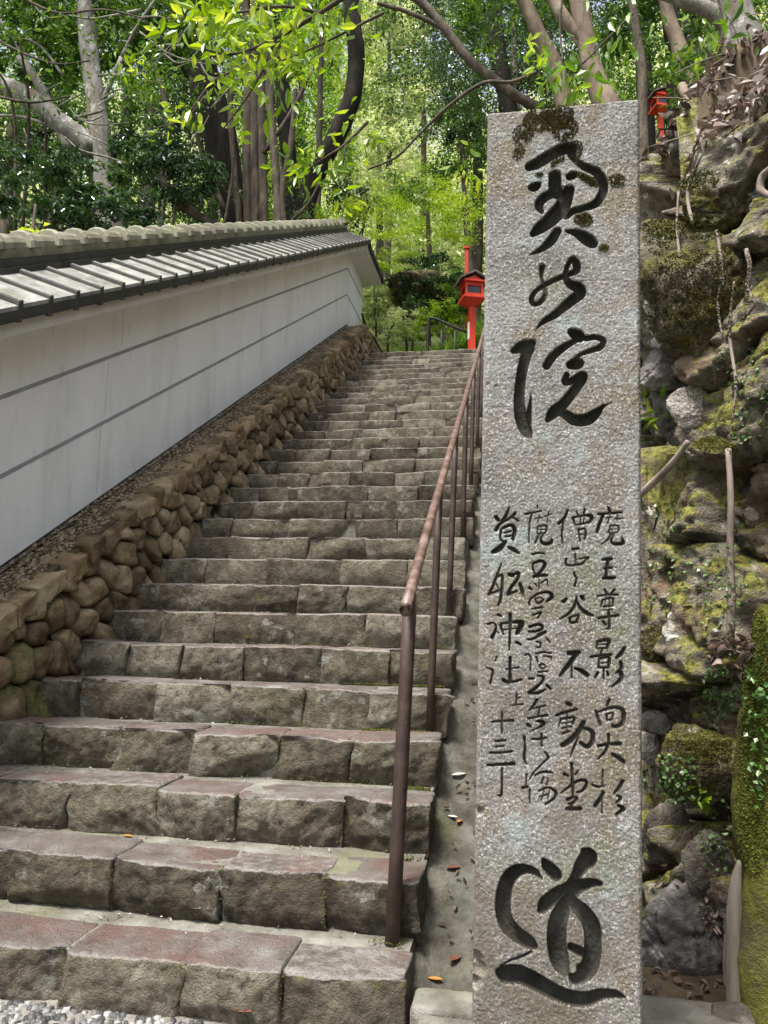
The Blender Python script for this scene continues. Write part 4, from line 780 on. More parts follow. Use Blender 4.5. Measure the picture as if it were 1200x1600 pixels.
hh = np.unique(np.concatenate([np.arange(-0.25, 4.6, 0.0115), np.linspace(4.6, 6.5, 30)]))
base = np.where(bp_[:, 1] < CY, 0, zs(bp_[:, 1]) - 0.3 * (bp_[:, 1] > 3.7)); base = np.where(bp_[:, 1] < 3.7, np.clip(base, 0, 0.15), base)
hb1 = np.interp(bp_[:, 1], [1, 2.6, 3.6, 5, 12], [3.6, 3.3, 3.25, 2.2, 1.5])
hb2 = hb1 + np.interp(bp_[:, 1], [1, 2.7, 3.4, 5, 12], [1.2, 1.15, 0.45, 0.5, 0.5])
Hm = hh[None, :] * np.ones((len(ss), 1))
dd = np.where(Hm < hb1[:, None], LEAN * Hm, LEAN * hb1[:, None] + (Hm - hb1[:, None]) * 0.72)
dd = np.where(Hm > hb2[:, None], LEAN * hb1[:, None] + (hb2 - hb1)[:, None] * 0.72 + (Hm - hb2[:, None]) * 1.7, dd)
CX = bp_[:, 0][:, None] - nrm[:, 0][:, None] * dd; CYY = bp_[:, 1][:, None] - nrm[:, 1][:, None] * dd; CZ = base[:, None] + Hm
CP = np.stack([CX, CYY, CZ], -1).reshape(-1, 3)
# broken blocks: every cell of a stretched cell pattern has its own tilt and offset, with dark cracks between
rc = np.random.default_rng(21)
cells = np.column_stack([rc.uniform(sl[i_a] - 1, sl[i_b] + 1, 170), rc.uniform(-0.4, 4.4, 170)]); cof = rc.uniform(-0.15, 0.15, 170); ctl = rc.uniform(-0.5, 0.5, (170, 2))
SS = (ss[:, None] * np.ones((1, len(hh)))).ravel(); HH = Hm.ravel()
w1, w2 = fbm(CP, 2.6, 3, 81) * 0.16, fbm(CP, 2.6, 3, 91) * 0.16
d1 = np.full(len(SS), 9.0); d2 = d1.copy(); ci = np.zeros(len(SS), int)
for k, (a, b) in enumerate(cells):
    d = np.hypot((SS + w1 - a), (HH + w2 - b) * 1.25); m_ = d < d1
    d2 = np.where(m_, d1, np.minimum(d2, d)); ci[m_] = k; d1 = np.where(m_, d, d1)
rockm = np.clip((np.repeat(hb1, len(hh)) + 0.1 - HH) * 3, 0, 1)
disp = cof[ci] + np.clip(ctl[ci, 0] * (SS - cells[ci, 0]) + ctl[ci, 1] * (HH - cells[ci, 1]), -0.15, 0.15) - 0.10 * np.exp(-((d2 - d1) / 0.022) ** 2)
disp = disp * rockm + fbm(CP, 3.2, 4, 101) * 0.10 + fbm(CP, 13, 4, 111) * 0.05 * (0.35 + 0.65 * rockm) + fbm(CP, 42, 3, 121) * 0.016 - 0.03 * rockm * np.clip(1 - np.abs(fbm(CP * [1, 1, 1.5], 7, 3, 131)) * 8, 0, 1)
for px, py, rp, dpt in HOLES:
    c = cliff_hit(px, py); dpx = np.linalg.norm(c - CAM) / 1200; q = np.linalg.norm(CP - c, axis=1) / (rp * dpx); disp = disp - dpt * np.clip(1.25 - q, 0, 1) ** 0.7 * (q < 1.25)
farw = np.repeat(np.interp(bp_[:, 1], [-2, 1.6, 4.6, 6], [1, 1, 1, 0.6]), len(hh))
N3 = np.column_stack([np.repeat(nrm[:, 0], len(hh)), np.repeat(nrm[:, 1], len(hh)), np.where(HH > np.repeat(hb1, len(hh)), 0.6, 0.05)])
CPD = CP + N3 * (disp * farw - 0.03)[:, None]
n_s, n_h = len(ss), len(hh)
# keep the resolution where the photograph looks, thin it elsewhere
i, j = np.meshgrid(np.arange(n_s - 1), np.arange(n_h - 1), indexing='ij'); a_ = i * n_h + j
Q2 = np.stack([a_, a_ + 1, a_ + n_h + 1, a_ + n_h], -1).reshape(-1, 4)[:, ::-1]
hq = HH[Q2[:, 0]]; top_ = hq > np.repeat(hb1, n_h)[Q2[:, 0]] + 0.12
cf = thing('rock_bank', (0.8, 3.0, 0), 'broken mossy rock bank rising beside the pillar under a slope of dead leaves', 'rock bank'); cf['kind'] = 'structure'; del cf['category']
def sub2(name, sel, m):
    u, inv = np.unique(Q2[sel], return_inverse=True); return obj(name, CPD[u], inv.reshape(-1, 4), m, cf, WO[cf.name], True)
sub2('rock_face', ~top_, MAT['rock']); sub2('soil_slope', top_, MAT['soil'])
def ico(sub):
    import bmesh
    bm = bmesh.new(); bmesh.ops.create_icosphere(bm, subdivisions=sub, radius=1.0); bm.verts.ensure_lookup_table()
    V = np.array([v.co[:] for v in bm.verts]); F = np.array([[v.index for v in f.verts] for f in bm.faces]); bm.free(); return V, F
ICO = {k: ico(k) for k in (3, 4, 5)}
def rock_mesh(r3, seed, sub=5, planes=14, rough=0.05, cracks=0.0):
    D, F = ICO[sub]; rr_ = np.random.default_rng(seed); pw_ = rr_.uniform(3.5, 7); r = 1.12 / ((np.abs(D) ** pw_).sum(1) ** (1 / pw_))
    for _ in range(planes):
        n = rr_.normal(0, 1, 3); n /= np.linalg.norm(n); off = rr_.uniform(0.52, 0.9); c = D @ n
        r = np.minimum(r, np.where(c > 0.05, off / np.maximum(c, 0.05), 9))
    for _ in range(26):                                               # smaller spalls
        n = rr_.normal(0, 1, 3); n /= np.linalg.norm(n); off = rr_.uniform(0.7, 0.98); c = D @ n
        r = np.minimum(r, np.where(c > 0.3, off / np.maximum(c, 0.3), 9))
    V = D * r[:, None] / 0.95 * np.asarray(r3); s = np.mean(r3); Q_ = V / s + seed
    nz = fbm(Q_, 1.8, 3, seed) * rough * 0.9 + fbm(Q_, 6, 4, seed + 3) * rough * 0.8 + fbm(Q_, 19, 3, seed + 5) * rough * 0.45 - np.clip(np.abs(fbm(Q_ * [1, 1, 1.6], 3.2, 3, seed + 13)) * -9 + 1, 0, 1) * rough * 0.9
    for q in range(int(cracks * 60)):                                 # straight fractures crossing the stone
        n = rr_.normal(0, 1, 3) * [1, .5, 1.2]; n /= np.linalg.norm(n); e_ = D @ n - rr_.uniform(-0.6, 0.6) + 0.10 * fbm(Q_, 2.2, 3, seed + 30 + q)
        nz = nz - 0.07 * np.exp(-(e_ / 0.022) ** 2) + 0.05 * (e_ > 0) * rr_.uniform(-1, 1)
    return V + D * (nz * s)[:, None], F
def rock(x, y, w, h, label, m='rock', dep=0.6, off=0.0, seed=0, tilt=0.0, rough=0.06, cracks=0.0, planes=14, group=None, name='rock'):
    c = cliff_hit(x, y, off - 0.02); d = np.linalg.norm(c - CAM) / 1200; w, h = w * 1.12, h * 1.12; rough = rough * 1.35
    V, F = rock_mesh((w * d / 2 * 1.08, dep * 0.66 * (w + h) * d / 4, h * d / 2 * 1.05), seed, 5, planes, rough, cracks)
    ct, st = math.cos(tilt), math.sin(tilt); V = np.column_stack([V[:, 0] * ct - V[:, 2] * st, V[:, 1], V[:, 0] * st + V[:, 2] * ct])
    vr = np.array([RI[0], RI[1], 0]); vr /= np.linalg.norm(vr); vf = np.array([-vr[1], vr[0], 0])
    W = c + V[:, :1] * vr + V[:, 1:2] * vf + V[:, 2:3] * np.array([0, 0, 1.0])
    return tag(obj(name, W, F, MAT[m]), label, 'rock', group)
rock(1082, 450, 185, 215, 'big dark mossy block with bright moss along its top edge', 'mossrock', 0.7, 0.10, 1, 0.1, 0.05)
rock(1110, 322, 110, 80, 'brown rock with hollows under the leaf slope', 'mossrock', 0.6, 0.06, 3, -0.2, 0.09, 0.05)
rock(1055, 585, 125, 75, 'layered grey ledge rock under the big mossy block', 'greyrock', 0.7, 0.07, 5, 0.05, 0.06, 0.08)
rock(1045, 640, 60, 95, 'pointed grey rock over the dark hollow with the narrow leaves', 'greyrock', 0.5, 0.05, 6, 0.3, 0.05)
rock(1085, 640, 75, 70, 'pinkish pale rock face left of the sparse vine leaves', 'palerock', 0.6, 0.07, 7, 0.0, 0.05, 0.04)
rock(1118, 702, 70, 40, 'small mossy shelf of rock above the upright stick', 'mossrock', 0.9, 0.14, 9, 0.0, 0.05)
rock(1035, 1010, 90, 80, 'rounded mossy boulder with one white patch beside the pillar', 'mossrock', 0.8, 0.07, 13, 0.0, 0.06)
rock(1025, 1128, 44, 36, 'small angular white stone wedged next to the pillar', 'palerock', 0.8, 0.07, 15, 0.3, 0.03, 0, 9)
rock(1014, 1168, 30, 40, 'small flat pinkish stone below the angular white stone', 'palerock', 0.8, 0.05, 16, -0.2, 0.03, 0, 9)
rock(1090, 1190, 140, 125, 'wide mossy mound dotted with vine leaves', 'mossrock', 0.7, 0.07, 19, 0.0, 0.05)
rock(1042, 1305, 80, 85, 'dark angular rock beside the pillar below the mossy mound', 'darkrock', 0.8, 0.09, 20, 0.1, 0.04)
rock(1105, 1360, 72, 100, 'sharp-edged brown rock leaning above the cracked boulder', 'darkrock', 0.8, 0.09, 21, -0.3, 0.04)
rock(1066, 1478, 150, 175, 'large cracked grey boulder at the foot of the bank', 'greyrock', 0.8, 0.16, 22, 0.0, 0.028, 0.16, 9)
rock(1185, 1500, 85, 210, 'dark grey rock behind the weathered wooden post', 'greyrock', 0.6, 0.02, 23, 0.0, 0.06, 0.1)
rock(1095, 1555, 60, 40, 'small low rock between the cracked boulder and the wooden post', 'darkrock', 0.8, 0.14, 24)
W, F, N = rbox(0.16, 0.09, 0.05, 0.015, 0.02); W = W + [0.50, 2.70, 0.0] + 0.004 * fbm(W, 20, 3, 3)[:, None] * N
tag(obj('concrete_kerb', W, F, MAT['concrete']), 'low grey concrete edge in front of the large cracked boulder', 'kerb')
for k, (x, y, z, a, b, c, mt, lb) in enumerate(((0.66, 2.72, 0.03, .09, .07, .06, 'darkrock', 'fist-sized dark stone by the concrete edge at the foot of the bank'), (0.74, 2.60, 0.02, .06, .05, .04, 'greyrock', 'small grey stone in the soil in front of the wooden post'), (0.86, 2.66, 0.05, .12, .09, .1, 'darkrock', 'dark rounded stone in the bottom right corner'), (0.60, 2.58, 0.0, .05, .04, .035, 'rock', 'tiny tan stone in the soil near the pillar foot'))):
    V, F = rock_mesh((a, b, c), 60 + k, 4, 12, 0.05); tag(obj('rock', V + [x, y, z], F, MAT[mt]), lb, 'rock')
# sticks, post, mossy trunk
def stick(pts, r, label, m='stick', name='stick', cat='stick', off=0.1, seg=8):
    P = [cliff_hit(x, y, off + (o[0] if o else 0)) for x, y, *o in pts]; R_ = [q * np.linalg.norm(P[0] - CAM) / 1200 for q in (r if isinstance(r, list) else [r] * len(pts))]
    V, F = tube(P, R_, seg, 10 if seg > 20 else 6, 0.4 if seg > 20 else 0.14, 5); return tag(obj(name, V, F, MAT[m]), label, cat)
stick([(1138, 702), (1142, 780), (1141, 860), (1143, 940), (1140, 1015)], [4, 4.6, 4.8, 5.5, 6], 'thin upright brown stick standing against the rock face', off=0.19)
stick([(998, 775), (1030, 745), (1055, 718), (1075, 690)], [5.5, 5, 4.5, 4], 'fallen diagonal stick in front of the dark hollow', off=0.10)
stick([(1166, 390), (1172, 420), (1168, 450), (1178, 475), (1160, 500)], [3, 3.2, 3, 2.6, 1.6], 'pale thin root hanging down the rock at the right edge', off=0.16)
stick([(1205, 262), (1192, 275), (1188, 295), (1198, 303), (1207, 306)], [4, 5, 5, 4, 3], 'pale curled root looping from the bank at the right frame edge', off=0.18)
for q_, (pts, w) in enumerate((([(1060, 300), (1058, 360), (1064, 420), (1060, 470)], 1.6), ([(1120, 360), (1128, 420), (1122, 480), (1130, 530)], 1.8), ([(1148, 440), (1140, 520), (1150, 600), (1144, 660)], 2.0), ([(1096, 240), (1075, 300), (1082, 350)], 2.2))):
    stick(pts, [w, w * 1.1, w, w * .6][:len(pts)], ('fine root hanging down the big dark mossy block', 'thin root crossing the right edge of the big mossy block', 'long thin root hanging down the middle of the rock face', 'root curling down from the leaf slope to the hollow rock')[q_], name='root', cat='root', off=0.2)
stick([(1020, 330), (1060, 275), (1110, 230), (1160, 205)], [2, 2.6, 3, 3], 'thin bare twig lying across the leaf slope', off=-0.25)
stick([(1048, 250), (1090, 245), (1130, 200), (1200, 170)], [2, 2.2, 2.4, 2.4], 'long grey twig on the upper leaf slope', off=-0.35)
stick([(1066, 148), (1100, 128), (1150, 112), (1205, 100)], [5, 6.5, 6, 5], 'dark fallen branch along the top of the leaf slope', 'bark_dark', off=-0.62)
stick([(1065, 135), (1072, 146), (1081, 160)], [6, 7, 6.5], 'short broken log end at the top of the leaf slope', 'bark_tan', off=-0.6)
stick([(1156, 1345), (1150, 1385), (1146, 1460), (1148, 1530), (1151, 1640)], [3, 8, 10.5, 11, 12], 'grey weathered wooden post at the foot of the mossy trunk', 'post_wood', 'wooden_post', 'post', 0.24, 12)
stick([(1134, 1460), (1132, 1500), (1133, 1545)], [1.6, 2, 1.6], 'thin twig beside the wooden post', off=0.22)
stick([(1225, 950), (1212, 1040), (1200, 1120), (1194, 1220), (1194, 1320), (1198, 1420), (1206, 1520), (1212, 1660)], [30, 34, 37, 39, 38, 36, 38, 44], 'thick trunk covered in bright green moss at the right frame edge', 'stump', 'mossy_trunk', 'tree trunk', 0.16, 24)

# ------------------------------------------------------------------ leaves
def leaf_cloud(P, size, r, droop=0.35, asp=0.42, up=0.6, fold=0.25, hexa=False, curl=0.12):
    n = len(P); az = r.uniform(0, 2 * np.pi, n); dr = r.normal(-droop, 0.45, n)
    ax = np.column_stack([np.cos(az) * np.cos(dr), np.sin(az) * np.cos(dr), np.sin(dr)])
    nn = r.normal(0, 1, (n, 3)) * (1 - up); nn[:, 2] += up; nn -= (nn * ax).sum(1)[:, None] * ax; nn /= np.linalg.norm(nn, axis=1)[:, None] + 1e-9
    sd_ = np.cross(ax, nn); L = size * r.uniform(0.65, 1.25, n); Wd = L * asp * r.uniform(0.8, 1.2, n)
    b = P; t = P + ax * L[:, None]; mid = P + ax * (L * 0.45)[:, None]
    l = mid + sd_ * (Wd / 2)[:, None] + nn * (Wd * fold)[:, None]; rr_ = mid - sd_ * (Wd / 2)[:, None] + nn * (Wd * fold)[:, None]
    t = t - nn * (L * 0.08)[:, None]
    if hexa:
        sh = [(0.28, 0.46), (0.62, 0.42)]; cols_ = [b]
        for f_, w_ in sh:
            for sg in (-1, 1): cols_.append(P + ax * (L * f_)[:, None] + sg * sd_ * (Wd * w_)[:, None] + nn * (Wd * fold * 1.2 + L * curl * ((f_ - .5) ** 2))[:, None])
            cols_.append(P + ax * (L * f_)[:, None] - nn * (L * curl * 0.3)[:, None])
        t = P + ax * L[:, None] + nn * (L * curl * r.normal(0.2, 1.0, n))[:, None]
        cols_.append(t); V = np.stack(cols_, 1).reshape(-1, 3); o = np.arange(n)[:, None] * 8
        return V, np.concatenate([o + [q] for q in ([0, 3, 1], [0, 2, 3], [1, 3, 4], [3, 6, 4], [3, 2, 6], [2, 5, 6], [4, 6, 7], [6, 5, 7])], 0)
    V = np.stack([b, rr_, t, l], 1).reshape(-1, 3); o = np.arange(n)[:, None] * 4
    return V, np.concatenate([o + [[0, 1, 2]], o + [[0, 2, 3]]], 0)
def clump_pts(c, r3, n, k, sig, r):
    d = r.normal(0, 1, (k, 3)); d /= np.linalg.norm(d, axis=1)[:, None]; cc = d * (r.uniform(0.15, 1, (k, 1)) ** 0.45)
    w = r.uniform(0.4, 1.6, k); i = r.choice(k, n, p=w / w.sum())
    return np.asarray(c) + (cc[i] + r.normal(0, sig, (n, 3)) * [1, 1, 0.7]) * np.asarray(r3)
def crown(name, blobs, size, m, parent=None, seed=0, droop=0.35, asp=0.45, up=0.6, fold=0.25):
    r = np.random.default_rng(seed); P = np.vstack([clump_pts(c, r3, n, k, sg, r) for c, r3, n, k, sg in blobs])
    V, F = leaf_cloud(P, size, r, droop, asp, up, fold)
    return obj(name, V, F, MAT[m], parent, None if parent is None else WO[parent.name], False)
def px_tube(pts, Y, seg=8, sub=6, rough=0.08, seed=0):
    """pts: (px, py, diameter in px[, depth]) traced along a limb"""
    P = []; R_ = []
    for q in pts:
        d = q[3] if len(q) > 3 else Y; p = at(q[0], q[1], d); P.append(p); R_.append(q[2] / 2 * np.linalg.norm(p - CAM) / 1200)
    return tube(P, R_, seg, sub, rough, seed)
def tree(label, trunks, Y, bark, blobs=(), size=0.08, leaf='leaf_mid', name='tree', seed=0, group=None, branches=(), **kw):
    p0 = at(*trunks[0][0][:2], trunks[0][0][3] if len(trunks[0][0]) > 3 else Y); g = float(H(p0[0], p0[1])) - 0.15
    t = thing(name, (p0[0], p0[1], g), label, 'tree', group)
    for tr in trunks:
        V, F = px_tube(tr, Y, 10, 6, 0.18, seed)
        b0 = V[:10].mean(0)                                            # carry the trunk on down to the ground
        if tr is trunks[0] or tr[0][1] > 300:
            Vd = V[:10].copy(); Vd = b0 + (Vd - b0) * 1.25; Vd[:, 2] = g - 0.2
            F = [f for f in F if len(f) == 4] + [[len(V) + a, len(V) + (a + 1) % 10, (a + 1) % 10, a] for a in range(10)]; V = np.vstack([V, Vd])
        obj('trunk', V, F, MAT[bark], t, WO[t.name])
    for brn in branches:
        V, F = px_tube(brn, Y, 7, 6, 0.2, seed + 1); obj('branch', V, F, MAT[bark], t, WO[t.name])
    if blobs: crown('crown', blobs, size, leaf, t, seed, **kw)
    return t
def B(x, y, Y, rx, ry, rz, n, k=34, sg=0.10): return (at(x, y, Y), (rx, ry, rz), n, k, sg)
# left wood behind the wall: trunks traced one by one
_r = np.random.default_rng(5); TWIGS = []
for q in range(26):
    x, y = _r.uniform(-10, 330), _r.uniform(0, 260); a = _r.uniform(-0.9, 0.5) + (3.14 if _r.random() < .4 else 0); L = _r.uniform(50, 130); bx, by = _r.normal(0, 12, 2); w = _r.uniform(1.8, 4); dY = _r.uniform(8.3, 9.6)
    TWIGS.append([(x, y, w, dY), (x + L * .4 * math.cos(a) + bx, y + L * .4 * math.sin(a) + by, w * .85, dY), (x + L * .7 * math.cos(a) - bx * .4, y + L * .7 * math.sin(a) + by * .6, w * .7, dY), (x + L * math.cos(a), y + L * math.sin(a) - 8, w * .4, dY)])
tree('pale grey mottled trunk rising behind the left part of the tiled wall', [[(172, 372, 40), (166, 290, 31), (160, 230, 27), (149, 150, 25), (138, 60, 23), (128, -60, 21)]], 9.5, 'bark_grey',
     [B(60, -10, 9.6, 1.2, 1.0, .8, 3600, 44), B(240, 30, 10.2, 1.1, .8, 0.8, 3000, 40), B(30, 100, 9.9, .8, .6, .45, 1200, 22), B(110, 60, 10.8, 1.2, .5, .8, 2200, 30)], 0.11, 'leaf_mid', seed=1,
     branches=[[(150, 235, 26), (95, 190, 27), (40, 150, 26), (-20, 125, 26)], [(110, 235, 15), (85, 185, 14), (60, 130, 12), (30, 90, 9)], [(135, 225, 8), (160, 160, 7), (190, 90, 6)], [(95, 205, 5), (45, 185, 4), (-5, 180, 3)],
               [(190, 90, 5), (215, 40, 4), (250, -10, 3)], [(60, 130, 6), (20, 60, 5), (-10, 20, 4)], [(100, 120, 4), (60, 70, 3), (5, 55, 2.5)]] + TWIGS)
tree('thick near-black trunk leaning left behind the middle of the tiled wall', [[(372, 370, 34), (360, 300, 42), (345, 230, 46), (328, 150, 44), (300, 60, 40), (270, -40, 36)]], 11.5, 'bark_dark',
     [B(300, 30, 11.5, 1.7, 1.3, 1.1, 4200, 50), B(290, 140, 13.3, 1.2, .6, .8, 1800, 30)], 0.085, 'leaf_dark', seed=2, branches=[[(330, 150, 22), (280, 90, 20), (225, 40, 16)]])
tree('black trunk bending up to the right near the far end of the wall', [[(468, 365, 36), (480, 310, 30), (502, 255, 28), (530, 205, 27), (550, 150, 25), (557, 90, 24), (551, 30, 22), (545, -50, 20)]], 12.0, 'bark_dark',
     [B(520, -40, 12, 1.0, 1.0, .7, 2000, 30)], 0.09, 'leaf_mid', seed=3)
tree('straight dark trunk just left of the bending black trunk', [[(458, 365, 20), (456, 300, 22), (447, 200, 22), (440, 120, 20), (432, 40, 18), (425, -50, 16)]], 12.6, 'bark_dark',
     [B(430, 20, 13.2, 1.6, 1.2, 1.0, 2600, 36)], 0.09, 'leaf_mid', seed=4)
tree('cluster of three straight slim tan trunks above the wall', [[(388, 362, 13), (386, 250, 13), (388, 120, 12), (384, 0, 11)], [(400, 362, 15), (398, 240, 13), (398, 110, 12), (400, -20, 11)], [(412, 362, 13), (411, 260, 12), (408, 140, 11), (412, -20, 10)]], 11.0, 'bark_brown',
     [B(395, -10, 11.4, 1.0, .8, .7, 1500, 24)], 0.085, 'leaf_fresh', seed=5, branches=[[(376, 360, 10), (368, 280, 9), (360, 180, 8), (362, 100, 6)], [(352, 330, 8), (325, 265, 7), (305, 200, 6), (298, 120, 5)]])
tree('pair of thin crooked brown stems right of the three tan trunks', [[(436, 362, 13), (433, 300, 12), (428, 230, 11), (422, 150, 10), (420, 60, 8)], [(445, 362, 9), (441, 300, 8), (455, 220, 8), (462, 140, 6)]], 10.6, 'bark_brown',
     [B(440, 60, 10.8, .7, .6, .5, 700, 18)], 0.08, 'leaf_fresh', seed=6, branches=[[(452, 348, 5), (480, 320, 4), (500, 285, 3)], [(412, 240, 6), (455, 175, 6), (490, 105, 4)]])
tree('thin straight grey-brown stem right of the bending black trunk', [[(495, 362, 9), (498, 280, 9), (500, 160, 8), (502, 60, 7), (504, -40, 6)]], 14.0, 'bark_brown', [B(500, 20, 14.4, 1.0, .8, .8, 1000, 20)], 0.1, 'leaf_fresh', seed=7)
tree('curving brown sapling leaning left over the ridge tiles', [[(335, 352, 11), (300, 332, 14), (270, 305, 13), (252, 270, 9), (262, 220, 8), (258, 160, 7), (240, 100, 6)]], 9.0, 'bark_brown',
     [B(250, 150, 9, .7, .6, .6, 900, 20)], 0.08, 'leaf_mid', seed=8)
tree('slim bare grey stem at the left edge of the wood', [[(8, 372, 12), (12, 300, 16), (2, 240, 14), (-20, 180, 12)]], 10.0, 'bark_brown', [B(-20, 150, 10, 1.0, .8, .8, 900, 20)], 0.08, 'leaf_mid', seed=9, branches=[[(0, 255, 4), (40, 275, 4), (60, 300, 3)]])
def shrub(x, y, Y, blobs, size, leaf, label, seed, group=None, name='shrub', stems=3, **kw):
    p = at(x, y, Y); g = float(H(p[0], p[1])) - 0.1; t = thing(name, (p[0], p[1], g), label, 'shrub', group); r = np.random.default_rng(seed)
    for k in range(stems):
        q = p + r.normal(0, 0.35, 3); V, F = tube([(p[0] + r.normal(0, .1), p[1] + r.normal(0, .1), g), (p + q) / 2 + r.normal(0, .08, 3) - [0, 0, (p[2] - g) * .15], q], [0.03, 0.022, 0.01], 6, 4); obj('stem', V, F, MAT['bark_brown'], t, WO[t.name])
    crown('foliage', blobs, size, leaf, t, seed, **kw); return t
shrub(85, 300, 8.0, [B(60, 300, 8.0, 1.0, .8, .42, 3800, 50, .085), B(150, 330, 7.8, .8, .6, .35, 2600, 40, .085)], 0.085, 'leaf_dark', 'glossy dark green shrub over the left end of the tiled wall', 11)
shrub(255, 270, 8.8, [B(262, 270, 8.8, .8, .8, .5, 4200, 50, .085), B(225, 225, 9.6, .6, .5, .4, 1500, 26, .085)], 0.085, 'leaf_dark', 'glossy dark green shrub under the curving brown sapling', 12)
shrub(40, 200, 8.6, [B(30, 235, 9.9, .9, .4, .4, 1800, 30, .14)], 0.075, 'leaf_dark', 'dark leafy shrub beneath the pale bough at the left edge', 13)
shrub(330, 300, 10.5, [B(300, 325, 10.6, .5, .5, .25, 700, 16, .1), B(425, 320, 11.4, .8, .6, .4, 1200, 24, .14)], 0.06, 'leaf_mid', 'thin green shrub among the slim trunks behind the wall', 14)
shrub(515, 335, 13.5, [B(520, 338, 13.6, .7, .6, .3, 600, 14, .16)], 0.11, 'leaf_yellow', 'small yellow-green shrub peeping over the far ridge tiles', 15)
shrub(60, 360, 5.2, [B(45, 357, 5.2, .2, .12, .06, 26, 6, .3)], 0.09, 'leaf_yellow', 'sprig of yellow leaves poking up behind the nearest ridge tiles', 16, stems=1)
shrub(545, 335, 15, [B(548, 318, 15, .6, .6, .5, 1200, 20, .14)], 0.09, 'leaf_dark', 'bluish dark shrub just past the far end of the tiled roof', 17)
# overhanging branch of large bright leaves
def bough(label, limbs, Y, tips, size, leaf, seed, bark='bark_brown', per=9, spread=0.16, **kw):
    t = thing('branch', at(*limbs[0][0][:2], limbs[0][0][3] if len(limbs[0][0]) > 3 else Y), label, 'branch'); r = np.random.default_rng(seed)
    for k, l in enumerate(limbs):
        V, F = px_tube(l, Y, 7, 6, 0.1, seed + k); obj('limb', V, F, MAT[bark], t, WO[t.name])
    P = []
    for x, y, n in tips:
        c = at(x, y, Y + r.normal(0, 0.25)); P.append(c + r.normal(0, spread, (n, 3)) * [1, 1.2, .7])
    V, F = leaf_cloud(np.vstack(P), size, r, **{**dict(droop=0.75, asp=0.38, up=0.35, fold=0.15, hexa=True), **kw}); obj('leaves', V, F, MAT[leaf], t, WO[t.name], False); return t
bough('overhanging branch of large bright yellow-green leaves at the top of the wood', [[(560, -20, 8), (500, 20, 6), (430, 60, 5), (360, 85, 3.5), (300, 70, 2.5)], [(430, 60, 5), (410, 110, 4), (380, 160, 3), (350, 200, 2)], [(600, 20, 4), (540, 50, 3.5), (490, 75, 3), (440, 95, 2)], [(500, 20, 5), (440, 10, 4), (370, 20, 3)]], 4.6,
      [(300, 40, 26), (330, 70, 28), (350, 20, 30), (380, 50, 34), (400, 90, 34), (420, 30, 34), (450, 60, 30), (350, 110, 18), (385, 130, 20), (420, 110, 22), (470, 20, 22), (500, 50, 12), (360, 150, 9), (350, 185, 8), (330, 15, 22), (540, 25, 10), (290, 70, 12), (440, 10, 24), (520, 5, 12), (320, 5, 20), (390, 5, 22), (480, 40, 16), (340, 45, 18), (410, 65, 18)], 0.112, 'leaf_yellow', 21, spread=0.14)
bough('sparse spray of drooping yellow-green leaves in front of the bending black trunk', [[(575, 190, 5), (540, 225, 4), (510, 245, 3), (480, 265, 2)], [(540, 225, 3), (535, 260, 2), (520, 285, 2)]], 6.0,
      [(455, 270, 10), (480, 285, 10), (500, 245, 12), (520, 270, 8), (560, 190, 10), (540, 300, 7), (470, 250, 6), (575, 205, 6), (510, 215, 6), (565, 250, 4), (540, 315, 5)], 0.12, 'leaf_yellow', 22, spread=0.10)
bough('small spray of fresh leaves in front of the black leaning trunk', [[(375, 105, 3), (330, 130, 3), (300, 170, 2.5), (270, 190, 2)], [(320, 150, 2.5), (290, 185, 2), (245, 200, 1.5)]], 6.5, [(265, 165, 9), (240, 200, 8), (285, 175, 8), (262, 185, 6), (225, 100, 8), (190, 100, 8), (210, 105, 6)], 0.10, 'leaf_yellow', 23, spread=0.08)
bough('leafy mid green twigs in front of the pale bough at the left', [[(-10, 60, 4), (40, 85, 3), (90, 100, 2.5), (140, 95, 2)], [(-10, 150, 4), (50, 160, 3), (110, 150, 2)], [(20, -10, 4), (90, 20, 3), (160, 15, 2.5), (230, 30, 2)]], 7.6,
      [(20, 75, 22), (60, 95, 22), (100, 100, 18), (140, 95, 14), (10, 150, 18), (60, 160, 18), (110, 150, 14), (60, 10, 24), (110, 20, 24), (170, 20, 24), (220, 30, 20), (150, 50, 16), (200, 70, 14)], 0.085, 'leaf_mid', 24, spread=0.16, droop=0.4)
# centre: bright bank and woods beyond the head of the steps
tree('slender maple with feathery bright green leaves beyond the head of the steps', [[(700, 545, 12, 17), (690, 470, 10, 17), (672, 400, 8, 17), (668, 330, 6, 17)]], 17, 'bark_brown',
     [B(650, 320, 17, 1.3, 1.1, .8, 5200, 60, .09), B(620, 390, 16.5, 1.0, .9, .55, 3000, 40, .09), B(710, 340, 17, 1.0, .9, .8, 3200, 40, .09)], 0.065, 'leaf_yellow', seed=31, asp=0.34)
tree('leafy green tree behind the feathery maple', [[(745, 545, 16, 21), (735, 420, 13, 21), (728, 330, 9, 21), (720, 200, 7, 21)]], 21, 'bark_brown',
     [B(725, 230, 21, 1.4, 1.3, 1.4, 4200, 50, .09), B(650, 300, 22, 1.3, 1.1, .7, 2400, 36, .09)], 0.1, 'leaf_mid', seed=32)
shrub(660, 430, 15.5, [B(665, 425, 15.2, .75, .6, .35, 2800, 36, .09), B(700, 455, 14.8, .6, .4, .35, 2000, 24, .09), B(640, 447, 14.6, .3, .3, .2, 600, 10, .1), B(615, 440, 14.9, .3, .3, .18, 500, 10, .1), B(655, 478, 14.5, .35, .3, .2, 700, 12, .1)], 0.06, 'leaf_dark', 'dark leafy shrub on top of the overhanging dark boulder', 33, stems=0)
